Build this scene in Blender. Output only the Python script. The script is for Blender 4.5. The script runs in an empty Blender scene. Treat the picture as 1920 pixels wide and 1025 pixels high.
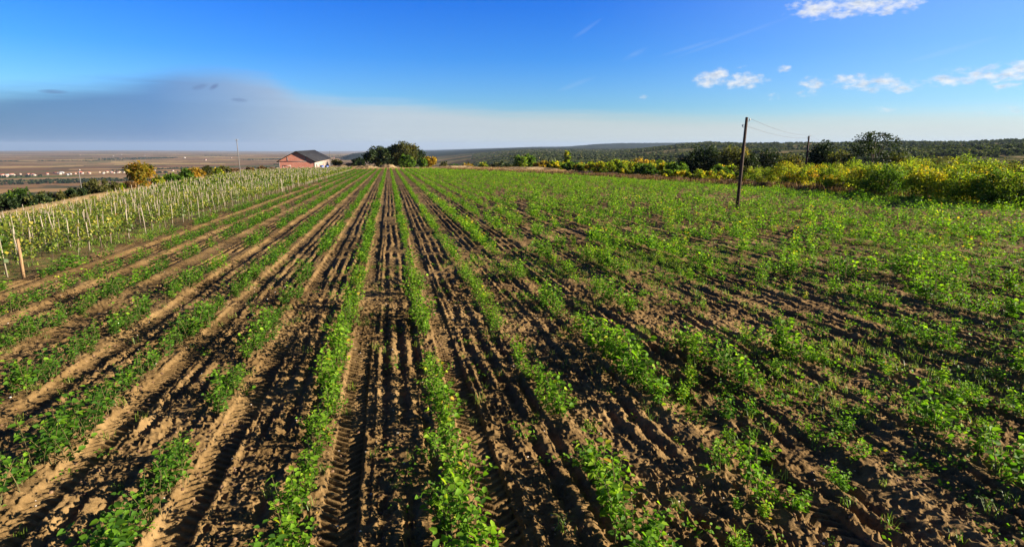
import bpy, math, random
import numpy as np
random.seed(7)
RNG = np.random.default_rng(11)
C = bpy.context.scene.collection
rad = math.radians

# ------------------------------------------------------------------ camera geometry (metres; +Y = crop row direction)
H = 4.6
FPX = 1067.0
PSI, TH = rad(12.0), rad(12.68)
FW = np.array([math.sin(PSI)*math.cos(TH), math.cos(PSI)*math.cos(TH), -math.sin(TH)])
RT = np.array([math.cos(PSI), -math.sin(PSI), 0.0])
UP = np.cross(RT, FW)
SUN_AZ, SUN_EL = rad(106), rad(17)

def azel(px, py):
    d = (px-960)*RT + (512.5-py)*UP + FPX*FW
    d = d/np.linalg.norm(d)
    return math.atan2(d[0], d[1]), math.asin(d[2])

def project(P):
    v = np.asarray(P, float) - np.array([0, 0, H])
    z = v@FW
    zz = np.where(z > .1, z, .1)
    return 960+FPX*(v@RT)/zz, 512.5-FPX*(v@UP)/zz, z

def in_frame(P, m=0):
    x, y, z = project(P)
    return (z > .2) & (x > -m) & (x < 1920+m) & (y > -m) & (y < 1025+m)

# ------------------------------------------------------------------ noise
def _hash(i, j, s):
    h = (i.astype(np.int64)*374761393 + j.astype(np.int64)*668265263 + s*974711) & 0xffffffff
    h = ((h ^ (h >> 13))*1274126177) & 0xffffffff
    h = (h ^ (h >> 16)) & 0xffff
    return h/65535.0

def vnoise(x, y, s=0):
    i, j = np.floor(x), np.floor(y)
    fx, fy = x-i, y-j
    fx = fx*fx*fx*(fx*(fx*6-15)+10); fy = fy*fy*fy*(fy*(fy*6-15)+10)
    a = _hash(i, j, s); b = _hash(i+1, j, s); c = _hash(i, j+1, s); d = _hash(i+1, j+1, s)
    return (a+(b-a)*fx)*(1-fy)+(c+(d-c)*fx)*fy

def fbm(x, y, s=0, o=3):
    t = 0; a = 1; n = 0
    for k in range(o):
        t = t+a*vnoise(x*2**k, y*2**k, s+k*17); n += a; a *= .5
    return t/n

def sstep(a, b, x):
    t = np.clip((x-a)/(b-a), 0, 1)
    return t*t*(3-2*t)

# ------------------------------------------------------------------ mesh building
def mesh_np(name, V, F, mat, tint=None, smooth=False, attrs=None):
    """V (n,3), F (m,4) or (m,3) or list of such arrays."""
    V = np.ascontiguousarray(V, np.float32)
    Fs = F if isinstance(F, list) else [F]
    Fs = [np.asarray(f, np.int32) for f in Fs if len(f)]
    me = bpy.data.meshes.new(name)
    me.vertices.add(len(V)); me.vertices.foreach_set('co', V.ravel())
    loops = np.concatenate([f.ravel() for f in Fs])
    tot = np.concatenate([np.full(len(f), f.shape[1], np.int32) for f in Fs])
    st = np.concatenate([[0], np.cumsum(tot)[:-1]]).astype(np.int32)
    me.loops.add(len(loops)); me.loops.foreach_set('vertex_index', loops)
    me.polygons.add(len(tot)); me.polygons.foreach_set('loop_start', st)
    try: me.polygons.foreach_set('loop_total', tot)
    except Exception: pass
    if smooth: me.polygons.foreach_set('use_smooth', np.ones(len(tot), bool))
    at = dict(attrs or {})
    if tint is not None: at['tint'] = tint
    for k, v in at.items():
        a = me.attributes.new(k, 'FLOAT', 'POINT'); a.data.foreach_set('value', np.ascontiguousarray(v, np.float32))
    me.update(calc_edges=True)
    if mat: me.materials.append(mat)
    return me

def link(name, me, parent=None, loc=(0, 0, 0), rz=0, sc=1):
    o = bpy.data.objects.new(name, me); C.objects.link(o)
    o.location = loc; o.rotation_euler = (0, 0, rz); o.scale = (sc, sc, sc) if np.isscalar(sc) else sc
    if parent: o.parent = parent
    return o

def tag(o, label=None, cat=None, group=None, kind=None):
    if label: o['label'] = label
    if cat: o['category'] = cat
    if group: o['group'] = group
    if kind: o['kind'] = kind
    return o

class MB:
    """collects simple solids into one mesh"""
    def __init__(s): s.v = []; s.q = []; s.t = []; s.n = 0
    def add(s, v, q=(), t=()):
        v = np.asarray(v, float); s.v.append(v)
        if len(q): s.q.append(np.asarray(q, int)+s.n)
        if len(t): s.t.append(np.asarray(t, int)+s.n)
        s.n += len(v)
    def box(s, a, b):
        (x0, y0, z0), (x1, y1, z1) = a, b
        s.add([(x0,y0,z0),(x1,y0,z0),(x1,y1,z0),(x0,y1,z0),(x0,y0,z1),(x1,y0,z1),(x1,y1,z1),(x0,y1,z1)],
              [(0,3,2,1),(4,5,6,7),(0,1,5,4),(1,2,6,5),(2,3,7,6),(3,0,4,7)])
    def tube(s, pts, rs, n=6, cap=True):
        pts = np.asarray(pts, float); m = len(pts)
        rs = np.full(m, rs) if np.isscalar(rs) else np.asarray(rs, float)
        d = np.gradient(pts, axis=0); d /= np.linalg.norm(d, axis=1)[:, None]+1e-9
        ref = np.array([1., 0, 0]) if abs(d[0][0]) < .8 else np.array([0, 1., 0])
        V = []
        for p, t, r in zip(pts, d, rs):
            u = np.cross(t, ref); u /= np.linalg.norm(u)+1e-9; w = np.cross(t, u)
            a = np.arange(n)*2*np.pi/n
            V.append(p+r*(np.cos(a)[:, None]*u+np.sin(a)[:, None]*w))
        q = [(k*n+i, k*n+(i+1) % n, (k+1)*n+(i+1) % n, (k+1)*n+i) for k in range(m-1) for i in range(n)]
        V = np.concatenate(V)
        t = []
        if cap:
            V = np.concatenate([V, pts[-1:], pts[:1]])
            t = [((m-1)*n+i, (m-1)*n+(i+1) % n, m*n) for i in range(n)]+[((i+1) % n, i, m*n+1) for i in range(n)]
        s.add(V, q, t)
    def build(s, name, mat, smooth=False, tint=None):
        F = []
        if s.q: F.append(np.concatenate(s.q))
        if s.t: F.append(np.concatenate(s.t))
        V = np.concatenate(s.v)
        return mesh_np(name, V, F, mat, smooth=smooth, tint=tint)

# ------------------------------------------------------------------ materials
def new_mat(name):
    m = bpy.data.materials.new(name); m.use_nodes = True
    nt = m.node_tree; nt.nodes.clear()
    return m, nt
def nd(nt, t, **kw):
    n = nt.nodes.new(t)
    for k, v in kw.items():
        if k in n.inputs: n.inputs[k].default_value = v
        else: setattr(n, k, v)
    return n
def mth(nt, op, a, b=None, c=None, clamp=False):
    n = nt.nodes.new('ShaderNodeMath'); n.operation = op; n.use_clamp = clamp
    for i, v in enumerate((a, b, c)):
        if v is None: continue
        if isinstance(v, (int, float)): n.inputs[i].default_value = v
        else: nt.links.new(v, n.inputs[i])
    return n.outputs[0]
def ramp(nt, fac, stops, interp='LINEAR'):
    n = nt.nodes.new('ShaderNodeValToRGB'); cr = n.color_ramp; cr.interpolation = interp
    while len(cr.elements) < len(stops): cr.elements.new(.5)
    for e, (p, c) in zip(cr.elements, stops):
        e.position = p; e.color = (*c, 1) if len(c) == 3 else c
    nt.links.new(fac, n.inputs[0]); return n.outputs[0]
def mixc(nt, f, a, b, blend='MIX'):
    n = nt.nodes.new('ShaderNodeMix'); n.data_type = 'RGBA'; n.blend_type = blend
    for i, v in ((0, f), (6, a), (7, b)):
        if isinstance(v, (int, float)): n.inputs[i].default_value = v
        elif isinstance(v, tuple): n.inputs[i].default_value = (*v, 1)
        else: nt.links.new(v, n.inputs[i])
    return n.outputs[2]
def noise_tex(nt, scale, detail=4, vec=None, rough=.55, dim='3D'):
    n = nt.nodes.new('ShaderNodeTexNoise'); n.noise_dimensions = dim
    n.inputs['Scale'].default_value = scale; n.inputs['Detail'].default_value = detail; n.inputs['Roughness'].default_value = rough
    if vec is not None: nt.links.new(vec, n.inputs['Vector'])
    return n.outputs[0]
def obj_vec(nt, sc=None):
    n = nt.nodes.new('ShaderNodeNewGeometry')
    if sc is None: return n.outputs['Position']
    m = nt.nodes.new('ShaderNodeVectorMath'); m.operation = 'MULTIPLY'; m.inputs[1].default_value = sc
    nt.links.new(n.outputs['Position'], m.inputs[0]); return m.outputs[0]
def attr(nt, name):
    n = nt.nodes.new('ShaderNodeAttribute'); n.attribute_name = name; return n.outputs['Fac']
def out(nt, sh):
    o = nt.nodes.new('ShaderNodeOutputMaterial'); nt.links.new(sh, o.inputs['Surface']); return o

def leaf_mat(name, stops, transl=.4, gloss=.25, rough=.5, objvar=.2):
    m, nt = new_mat(name)
    oi = nt.nodes.new('ShaderNodeObjectInfo')
    t = mth(nt, 'ADD', attr(nt, 'tint'), mth(nt, 'MULTIPLY', mth(nt, 'SUBTRACT', oi.outputs['Random'], .5), objvar), clamp=True)
    col = ramp(nt, t, stops)
    p = nd(nt, 'ShaderNodeBsdfPrincipled', Roughness=rough); p.inputs['Specular IOR Level'].default_value = gloss
    nt.links.new(col, p.inputs['Base Color'])
    tr = nt.nodes.new('ShaderNodeBsdfTranslucent')
    br = mixc(nt, 1.0, col, (1.45, 1.6, .65), 'MULTIPLY')
    nt.links.new(br, tr.inputs['Color'])
    mx = nt.nodes.new('ShaderNodeMixShader'); mx.inputs[0].default_value = transl
    nt.links.new(p.outputs[0], mx.inputs[1]); nt.links.new(tr.outputs[0], mx.inputs[2])
    out(nt, mx.outputs[0]); return m

def plain_mat(name, stops, scale=6, rough=.85, stretch=(1, 1, 1), bump=0.0, spec=.2, objvar=0.0):
    m, nt = new_mat(name)
    tc = nt.nodes.new('ShaderNodeTexCoord')
    mm = nt.nodes.new('ShaderNodeVectorMath'); mm.operation = 'MULTIPLY'; mm.inputs[1].default_value = stretch
    nt.links.new(tc.outputs['Object'], mm.inputs[0])
    f = noise_tex(nt, scale, 6, mm.outputs[0], .65)
    f2 = mth(nt, 'MULTIPLY_ADD', mth(nt, 'SUBTRACT', f, .5), 2.2, .5)
    if objvar:
        oi = nt.nodes.new('ShaderNodeObjectInfo')
        f2 = mth(nt, 'ADD', f2, mth(nt, 'MULTIPLY', mth(nt, 'SUBTRACT', oi.outputs['Random'], .5), objvar))
    col = ramp(nt, mth(nt, 'ADD', f2, 0, clamp=True), stops)
    p = nd(nt, 'ShaderNodeBsdfPrincipled', Roughness=rough); p.inputs['Specular IOR Level'].default_value = spec
    nt.links.new(col, p.inputs['Base Color'])
    if bump:
        b = nt.nodes.new('ShaderNodeBump'); b.inputs['Distance'].default_value = bump
        nt.links.new(f, b.inputs['Height']); nt.links.new(b.outputs[0], p.inputs['Normal'])
    out(nt, p.outputs[0]); return m

# soil of the field: soil / green ground cover / dry grass by the attributes 'green' and 'dry'
def soil_mat():
    m, nt = new_mat('soil')
    P = obj_vec(nt)
    big = noise_tex(nt, .35, 4, P); mid = noise_tex(nt, 5, 5, P, .7); fine = noise_tex(nt, 60, 4, P, .7)
    f = mth(nt, 'ADD', mth(nt, 'MULTIPLY', big, .45), mth(nt, 'ADD', mth(nt, 'MULTIPLY', mid, .4), mth(nt, 'MULTIPLY', fine, .25)))
    soil = ramp(nt, f, [(.33, (.044, .026, .010)), (.5, (.125, .076, .029)), (.68, (.25, .16, .068))])
    gr = ramp(nt, mth(nt, 'MULTIPLY', mth(nt, 'ADD', mid, fine), .5), [(.3, (.03, .055, .012)), (.5, (.07, .11, .02)), (.7, (.13, .15, .035))])
    dr = ramp(nt, mth(nt, 'MULTIPLY', mth(nt, 'ADD', mid, fine), .5), [(.3, (.20, .13, .05)), (.5, (.38, .26, .11)), (.7, (.5, .37, .17))])
    g = mth(nt, 'GREATER_THAN', attr(nt, 'green'), mth(nt, 'MULTIPLY_ADD', mth(nt, 'ADD', mth(nt, 'MULTIPLY', mid, .6), mth(nt, 'MULTIPLY', fine, .4)), 2.4, -.75))
    c = mixc(nt, g, soil, gr)
    br = ramp(nt, mth(nt, 'MULTIPLY', mth(nt, 'ADD', mid, fine), .5), [(.3, (.055, .032, .016)), (.5, (.13, .075, .04)), (.7, (.24, .155, .085))])
    dr = mixc(nt, attr(nt, 'brown'), dr, br)  # brown dry ground, with the hedge's shade band put into its colour
    d = mth(nt, 'GREATER_THAN', attr(nt, 'dry'), mth(nt, 'MULTIPLY_ADD', mid, 2.0, -.5))
    c = mixc(nt, d, c, dr)
    p = nd(nt, 'ShaderNodeBsdfPrincipled', Roughness=.95); p.inputs['Specular IOR Level'].default_value = .08
    nt.links.new(c, p.inputs['Base Color'])
    b = nt.nodes.new('ShaderNodeBump'); b.inputs['Distance'].default_value = .03; b.inputs['Strength'].default_value = .9
    nt.links.new(mth(nt, 'ADD', mth(nt, 'MULTIPLY', mid, .7), mth(nt, 'MULTIPLY', fine, .35)), b.inputs['Height'])
    nt.links.new(b.outputs[0], p.inputs['Normal'])
    out(nt, p.outputs[0]); return m

# far land: patchwork of fields on the plain, grass/wood cover on the hills ('hill' attribute)
def land_mat():
    m, nt = new_mat('countryside')
    v = nt.nodes.new('ShaderNodeTexVoronoi'); v.distance = 'CHEBYCHEV'; v.inputs['Scale'].default_value = 1.0
    v.inputs['Randomness'].default_value = .9
    rot = nt.nodes.new('ShaderNodeVectorRotate'); rot.rotation_type = 'Z_AXIS'; rot.inputs['Angle'].default_value = rad(-24)
    nt.links.new(obj_vec(nt), rot.inputs['Vector'])
    mm = nt.nodes.new('ShaderNodeVectorMath'); mm.operation = 'MULTIPLY'; mm.inputs[1].default_value = (1/700, 1/260, 0)
    nt.links.new(rot.outputs[0], mm.inputs[0]); nt.links.new(mm.outputs[0], v.inputs['Vector'])
    sp = nt.nodes.new('ShaderNodeSeparateColor'); nt.links.new(v.outputs['Color'], sp.inputs[0])
    fld = ramp(nt, sp.outputs[0], [(0, (.13, .065, .03)), (.2, (.22, .12, .055)), (.34, (.11, .085, .03)), (.46, (.32, .19, .08)), (.58, (.06, .085, .02)),
                                   (.68, (.26, .16, .08)), (.8, (.42, .29, .11)), (.88, (.02, .036, .014)), (.95, (.17, .09, .05))], 'CONSTANT')
    n1 = noise_tex(nt, .004, 5, obj_vec(nt, (1, 2.5, 1)))
    fld = mixc(nt, mth(nt, 'MULTIPLY', mth(nt, 'GREATER_THAN', n1, .585), .85), fld, (.022, .036, .02))
    n2 = noise_tex(nt, .05, 5, obj_vec(nt))
    fld = mixc(nt, .22, fld, ramp(nt, n2, [(.3, (.07, .05, .035)), (.7, (.26, .19, .12))]))
    w = noise_tex(nt, .0045, 5, obj_vec(nt)); w2 = noise_tex(nt, .06, 6, obj_vec(nt), .75)
    wood = ramp(nt, mth(nt, 'ADD', mth(nt, 'MULTIPLY', w, .5), mth(nt, 'MULTIPLY', w2, .5)),
                [(.36, (.014, .022, .010)), (.48, (.035, .046, .018)), (.53, (.085, .09, .036)), (.56, (.13, .115, .055)), (.58, (.30, .22, .12))])
    c = mixc(nt, attr(nt, 'hill'), fld, wood)
    c = mixc(nt, attr(nt, 'far'), c, ramp(nt, w, [(.4, (.012, .018, .010)), (.6, (.03, .036, .018))]))
    c = mixc(nt, attr(nt, 'dry'), c, ramp(nt, n2, [(.35, (.16, .12, .05)), (.5, (.30, .21, .09)), (.65, (.42, .31, .14))]))
    p = nd(nt, 'ShaderNodeBsdfPrincipled', Roughness=1.0); p.inputs['Specular IOR Level'].default_value = 0
    nt.links.new(c, p.inputs['Base Color']); out(nt, p.outputs[0]); return m

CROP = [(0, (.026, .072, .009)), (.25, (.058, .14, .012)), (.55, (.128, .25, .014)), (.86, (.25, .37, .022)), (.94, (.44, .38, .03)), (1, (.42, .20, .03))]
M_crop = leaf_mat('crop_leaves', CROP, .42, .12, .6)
M_stem = plain_mat('green_stems', [(.2, (.06, .07, .02)), (.8, (.14, .10, .04))], 30)
M_vine = leaf_mat('vine_leaves', [(0, (.035, .075, .010)), (.35, (.095, .15, .016)), (.65, (.19, .21, .022)), (.9, (.36, .28, .03)), (1, (.40, .18, .03))], .35, .3)
M_wood_pale = plain_mat('weathered_wood', [(.2, (.15, .12, .08)), (.8, (.33, .275, .20))], 4, .8, (8, 8, .6), .004, objvar=.5)
M_wood_tan = plain_mat('tan_wood', [(.2, (.17, .10, .05)), (.8, (.32, .20, .10))], 4, .8, (8, 8, .6), .004)
M_bark = plain_mat('bark', [(.2, (.035, .026, .018)), (.8, (.10, .075, .05))], 5, .9, (3, 3, .7), .01)
M_pole = plain_mat('dark_pole_wood', [(.2, (.022, .014, .010)), (.8, (.075, .045, .032))], 5, .8, (10, 10, .5), .006)
M_concrete = plain_mat('concrete', [(.2, (.10, .095, .09)), (.8, (.18, .17, .16))], 3, .85)
M_porcelain = plain_mat('porcelain', [(.2, (.45, .44, .42)), (.8, (.6, .58, .55))], 8, .3, spec=.5)
M_wire = plain_mat('wire', [(.2, (.10, .10, .11)), (.8, (.16, .16, .17))], 3, .5)
M_grass = leaf_mat('grass_blades', [(0, (.04, .09, .012)), (.45, (.13, .22, .024)), (.8, (.27, .32, .045)), (1, (.40, .33, .09))], .4, .3, .45, 0)
M_dry = leaf_mat('dry_grass_blades', [(0, (.14, .08, .045)), (.4, (.30, .19, .10)), (.8, (.46, .32, .17)), (1, (.55, .42, .22))], .3, .1, .7, 0)
M_fallen = leaf_mat('fallen_leaf', [(0, (.30, .18, .08)), (.4, (.45, .30, .06)), (.7, (.6, .50, .30)), (1, (.62, .56, .44))], .15, .1, .7, 0)
M_clod = plain_mat('soil_clod', [(.2, (.07, .038, .02)), (.5, (.135, .077, .04)), (.85, (.24, .155, .09))], 9, .95)
M_stone = plain_mat('pale_stone', [(.2, (.34, .28, .22)), (.8, (.55, .50, .44))], 9, .8)
PAL = dict(
    yellow=[(0, (.045, .08, .010)), (.28, (.12, .18, .015)), (.5, (.24, .26, .018)), (.8, (.43, .33, .02)), (1, (.44, .22, .02))],
    lime=[(0, (.045, .08, .012)), (.3, (.12, .175, .018)), (.65, (.23, .26, .022)), (.9, (.38, .31, .02)), (1, (.44, .26, .02))],
    green=[(0, (.025, .055, .010)), (.4, (.06, .115, .014)), (.8, (.12, .185, .02)), (1, (.20, .22, .03))],
    dark=[(0, (.010, .019, .007)), (.5, (.022, .038, .011)), (.9, (.05, .07, .018)), (1, (.10, .10, .025))],
    olive=[(0, (.035, .04, .012)), (.5, (.085, .085, .025)), (.85, (.16, .14, .04)), (1, (.26, .17, .04))],
    orange=[(0, (.08, .07, .012)), (.4, (.24, .16, .02)), (.8, (.40, .23, .025)), (1, (.46, .30, .03))],
    gold=[(0, (.045, .06, .010)), (.3, (.12, .115, .013)), (.6, (.24, .17, .016)), (.85, (.34, .20, .02)), (1, (.34, .13, .02))],
    brown=[(0, (.06, .035, .018)), (.5, (.13, .075, .035)), (1, (.24, .14, .06))],
)
MT = {k: leaf_mat(k+'_foliage', v, .5 if k not in ('dark',) else .25, .12, .6) for k, v in PAL.items()}

# ------------------------------------------------------------------ terrain
EDGE_Y = np.array([-60, 20, 44, 62, 97, 135, 172, 243, 300.])
EDGE_X = np.array([66, 62, 60, 57, 53, 50.5, 42, 23, 8.])
def edge_r(y): return np.interp(y, EDGE_Y, EDGE_X)            # right edge of the crop field
def edge_v(y): return np.interp(y, [-60, 0, 40, 60, 100, 160, 250, 320], [-30, -30, -31, -33, -40, -45, -54, -57.])   # far edge of the vineyard
VX0 = -14.4                                                   # crop / vineyard boundary
ROW0, ROWS = -1.32, 2.02
ROWEND = 250.

RIDGES = []   # (distance, width front, width back, [(px, py)...])
def ridge(R, wf, wb, pts):
    a = [azel(*p) for p in pts]
    RIDGES.append((R, wf, wb, np.array([q[0] for q in a]), np.array([R*math.tan(q[1])+H+R*R/1.2742e7 for q in a])))
ridge(19000, 2500, 4000, [(560, 300), (700, 288), (850, 281), (950, 277.5), (1000, 275.5), (1090, 274.5), (1180, 276), (1300, 282), (1400, 295)])
ridge(11500, 1500, 3500, [(640, 300), (740, 292), (800, 285), (900, 283), (985, 279), (1060, 275.5), (1115, 270.5), (1160, 268.5), (1250, 268), (1330, 267), (1450, 268), (1920, 272)])
ridge(7500, 900, 1500, [(630, 302), (642, 297), (655, 291), (672, 287), (690, 286.5), (706, 289), (730, 294), (760, 302)])
ridge(4400, 900, 1500, [(800, 304), (880, 296), (960, 290), (1040, 286), (1100, 284.5), (1170, 281), (1260, 278), (1400, 276), (1920, 274)])
ridge(2500, 900, 1500, [(1000, 302), (1080, 296), (1150, 289), (1210, 281), (1270, 273.5), (1330, 268.5), (1400, 271.5), (1480, 270), (1560, 270.5), (1700, 268), (1800, 269), (1870, 266), (1930, 263.5), (2200, 260)])
ridge(1250, 500, 700, [(1180, 306), (1280, 296), (1400, 288), (1500, 283), (1600, 284), (1700, 282), (1850, 280), (2000, 278), (2300, 277)])

def macro(x, y, hill=False):
    x = np.asarray(x, float); y = np.asarray(y, float)
    r = np.hypot(x, y); az = np.arctan2(x, y)
    zf = -.022*np.clip(y, -60, 300)
    ev = edge_v(np.clip(y, -60, 320))
    slp = np.interp(y, [-60, 0, 60, 100, 160, 250], [.05, .05, .05, .035, .02, .01])
    zf = zf-slp*np.minimum(np.clip(VX0-x, 0, 80), VX0-ev)+.35*sstep(0, 4, ev-x)
    dl = np.maximum(0, ev-5-x)
    df = np.maximum(0, y-300)
    dr = np.maximum(0, x-edge_r(y)-45)
    t = sstep(rad(-3), rad(15), az)*sstep(rad(175), rad(120), np.abs(az))
    d = np.hypot(np.maximum(dl, dr), df)
    far_ = sstep(rad(-24), rad(-6), az)*sstep(6000, 26000, r)
    Zb = (-150-110*far_)*(1-t)-32*t
    L = 480*(1-t)+260*t
    k = 1-np.exp(-d/L)
    z = zf+(Zb-zf)*k
    hw = np.zeros_like(z)+.95*t*sstep(0, 80, d)
    for R, wf, wb, A, Z in RIDGES:
        zc = np.interp(az, A, Z)
        g = np.exp(-np.where(r < R, ((r-R)/wf)**2, ((r-R)/wb)**2))
        fade = sstep(A[0]-rad(1.5), A[0]+rad(.6), az)*sstep(A[-1]+rad(25), A[-1]-rad(.3), az)
        c = z+(zc-z)*g*fade
        hw = np.maximum(hw, np.where(c > z+4, g*fade, 0))
        z = np.maximum(z, c)
    z = z-r*r/1.2742e7
    return (z, np.clip(hw, 0, 1), d) if hill else z

def micro(x, y):
    """furrows, tyre tracks, clods of the cultivated field"""
    r = np.hypot(x, y)
    inside = sstep(VX0-.6, VX0+.4, x)*sstep(0, 1.2, edge_r(y)-x)*sstep(ROWEND+2, ROWEND-2, y)
    xs = x+.12*(fbm(x*.05, y*.12, 5, 2)-.5)
    k = np.floor((xs-ROW0)/ROWS); u = xs-ROW0-k*ROWS            # u = 0 on a crop row
    h = .055*np.exp(-(np.minimum(u, ROWS-u)/.24)**2)*(.3+1.3*fbm(x*.9, y*.7, 8, 2))             # the row's low ridge
    # tyre track right of each row, pressed, with lugs
    tr = _hash(k, k*0, 31)
    uc = .46+.10*(tr-.5)
    has = np.where((tr > .5) | (np.abs(k) <= 1), 1, 0)*sstep(.25, .5, fbm(x*.2, y*.11, 83, 2)+.12)
    tw = sstep(.26, .21, np.abs(u-uc))*has
    fade = sstep(40, 24, r)
    ph = y/.17+np.abs(u-uc)*4.2*np.where(tr > .5, 1, -1)+tr*7
    lug = sstep(-.1, .3, np.sin(2*np.pi*ph))
    edge = np.exp(-((np.abs(u-uc)-.29)/.045)**2)*has
    worn = .4+.9*fbm(x*.7, y*.45, 81, 2)
    h = h-.055*tw+.04*tw*lug*fade*np.clip(worn, 0, 1)+.045*edge*sstep(.42, .7, fbm(x*1.5, y*.8, 9, 3))
    # tine furrows between the tracks
    z1 = sstep(.80, .88, u)*sstep(1.92, 1.82, u)
    am = .022+.05*fbm(x*.5+40, y*.35, 13, 2)
    h = h+z1*am*(np.sin(2*np.pi*(u-.74+.10*(fbm(x*.8, y*.6, 3, 2)-.5))/.36))*sstep(.25, .6, fbm(x*1.7, y*.9, 15, 2))
    # clods
    cl = fbm(x*3.1, y*2.4, 21, 3)-.5
    h = h+cl*.085*(1-.85*tw)*(.5+1.0*sstep(-2, 4, x))
    cl2 = fbm(x*13, y*13, 23, 2)-.5
    f2 = sstep(40, 14, r)
    rg = 1-np.abs(2*vnoise(x*7.3, y*6.1, 57)-1); rg = rg*(1-np.abs(2*vnoise(x*15.3, y*13.7, 59)-1))
    h = h+cl2*.04*f2*(1-.8*tw)+(rg*rg)*.07*f2*(1-.9*tw)*(.4+1.1*fbm(x*.8, y*.6, 55, 2))
    vin = (1-inside)
    return inside*h+vin*((fbm(x*.9, y*.9, 41, 3)-.5)*.14)

def gz(x, y):
    return macro(x, y)
def gzm(x, y): return macro(x, y)+micro(x, y)*(np.hypot(x, y) < 320)

def grid_mesh(name, rr, aa, zfun, mat, attrs_fun):
    R, A = np.meshgrid(rr, aa, indexing='ij')
    X = R*np.sin(A); Y = R*np.cos(A)
    Z = zfun(X, Y)
    V = np.stack([X, Y, Z], -1).reshape(-1, 3)
    n, m = R.shape
    i = np.arange(n-1)[:, None]*m+np.arange(m-1)[None, :]
    F = np.stack([i, i+1, i+m+1, i+m], -1).reshape(-1, 4)[:, ::-1]
    return mesh_np(name, V, F, mat, smooth=True, attrs={k: v.ravel() for k, v in attrs_fun(X, Y).items()})

def geo(a, b, q):
    n = max(2, int(math.log(b/a)/q)); return np.geomspace(a, b, n+1)

def field_attrs(X, Y):
    right = sstep(5, 26, X)*sstep(110, 50, Y)*.07*(.5+fbm(X*.3, Y*.2, 61, 2))
    vine = sstep(VX0+.8, VX0-.8, X)*(.25+.35*fbm(X*.25, Y*.25, 63, 2))
    e = edge_r(Y)
    head = sstep(8, 3, e-X)*.9*(X < e+1)
    g = np.maximum(np.maximum(right, vine), head)
    g = np.maximum(g, sstep(60, 220, Y)*.10*(X > VX0))
    dry = np.maximum(sstep(.5, 2.5, X-e)*.62, sstep(ROWEND, ROWEND+4, Y)*.95)
    ve = edge_v(np.clip(Y, -60, 320))
    dry = np.maximum(dry, sstep(0, -1.2, X-ve)*1.2)
    g = np.where(dry > .5, g*.3, g)
    return {'green': g, 'dry': dry, 'brown': sstep(0, 2, X-e)*sstep(235, 190, Y)}  # 'brown': dry ground right of the crop, hedge shade painted in

AZ0, AZ1 = rad(-40), rad(64)
fine = np.linspace(AZ0, AZ1, 1320)
coarse = np.linspace(AZ1, AZ0+2*math.pi, 90)[1:]
aa = np.concatenate([fine, coarse])
rr = np.concatenate([geo(.6, 4.6, .05)[:-1], geo(4.6, 20, .0026)[:-1], geo(20, 60, .0052)[:-1], geo(60, 322, .013)])
o = link('field', grid_mesh('field', rr, aa, gzm, soil_mat(), field_attrs)); tag(o, kind='structure')

M_land = land_mat()
def land_z(X, Y):
    z, hw, d = macro(X, Y, True)
    r = np.hypot(X, Y)
    z = z+hw*(fbm(X/55, Y/55, 91, 3)-.5)*np.clip(r/260, 0, 16)*sstep(320, 700, r)
    return z-.25*sstep(330, 316, r)
def land_attrs(X, Y):
    z, hw, d = macro(X, Y, True)
    az = np.arctan2(X, Y)
    dry = sstep(140, 10, d)*.6*(.5+fbm(X/18, Y/18, 71, 2))
    r = np.hypot(X, Y)
    return {'far': sstep(.05, .3, hw)*sstep(4500, 6500, r), 'hill': np.maximum(hw, sstep(420, 120, d)*sstep(6, 20, d)*.8), 'dry': np.clip(dry, 0, 1)}
fine2 = np.linspace(rad(-42), rad(66), 900); aa2 = np.concatenate([fine2, np.linspace(rad(66), rad(318), 110)[1:]])
o = link('terrain', grid_mesh('terrain', geo(312, 46000, .017), aa2, land_z, M_land, land_attrs)); tag(o, kind='structure')

# ------------------------------------------------------------------ leaves
def rot_frame(n, up_bias=.5, rng=RNG):
    """n random frames: leaf axis a, normal w"""
    a = rng.normal(size=(n, 3)); a /= np.linalg.norm(a, axis=1)[:, None]
    w = rng.normal(size=(n, 3)); w[:, 2] = np.abs(w[:, 2])+up_bias
    w -= (w*a).sum(1)[:, None]*a; w /= np.linalg.norm(w, axis=1)[:, None]+1e-9
    return a, w
def leaves1(P, a, w, L, W):
    """one bent quad per leaf"""
    s = np.cross(a, w); L = np.broadcast_to(L, len(P))[:, None]; W = np.broadcast_to(W, len(P))[:, None]
    V = np.stack([P, P+a*L*.5+s*W*.5+w*W*.12, P+a*L, P+a*L*.5-s*W*.5+w*W*.12], 1)
    F = np.arange(len(P)*4).reshape(-1, 4)
    return V.reshape(-1, 3), F
def leaves2(P, a, w, L, W):
    """ovate leaf folded along its midrib: two quads"""
    s = np.cross(a, w); L = np.broadcast_to(L, len(P))[:, None]; W = np.broadcast_to(W, len(P))[:, None]
    tip = P+a*L-w*L*.12
    V = np.stack([P, P+a*L*.28+s*W*.5+w*W*.16, P+a*L*.68+s*W*.38+w*W*.10, tip, P+a*L*.68-s*W*.38+w*W*.10, P+a*L*.28-s*W*.5+w*W*.16], 1)
    b = np.arange(len(P))[:, None]*6
    F = np.concatenate([b+np.array([0, 1, 2, 3]), b+np.array([0, 3, 4, 5])], 0)
    return V.reshape(-1, 3), F

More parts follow.
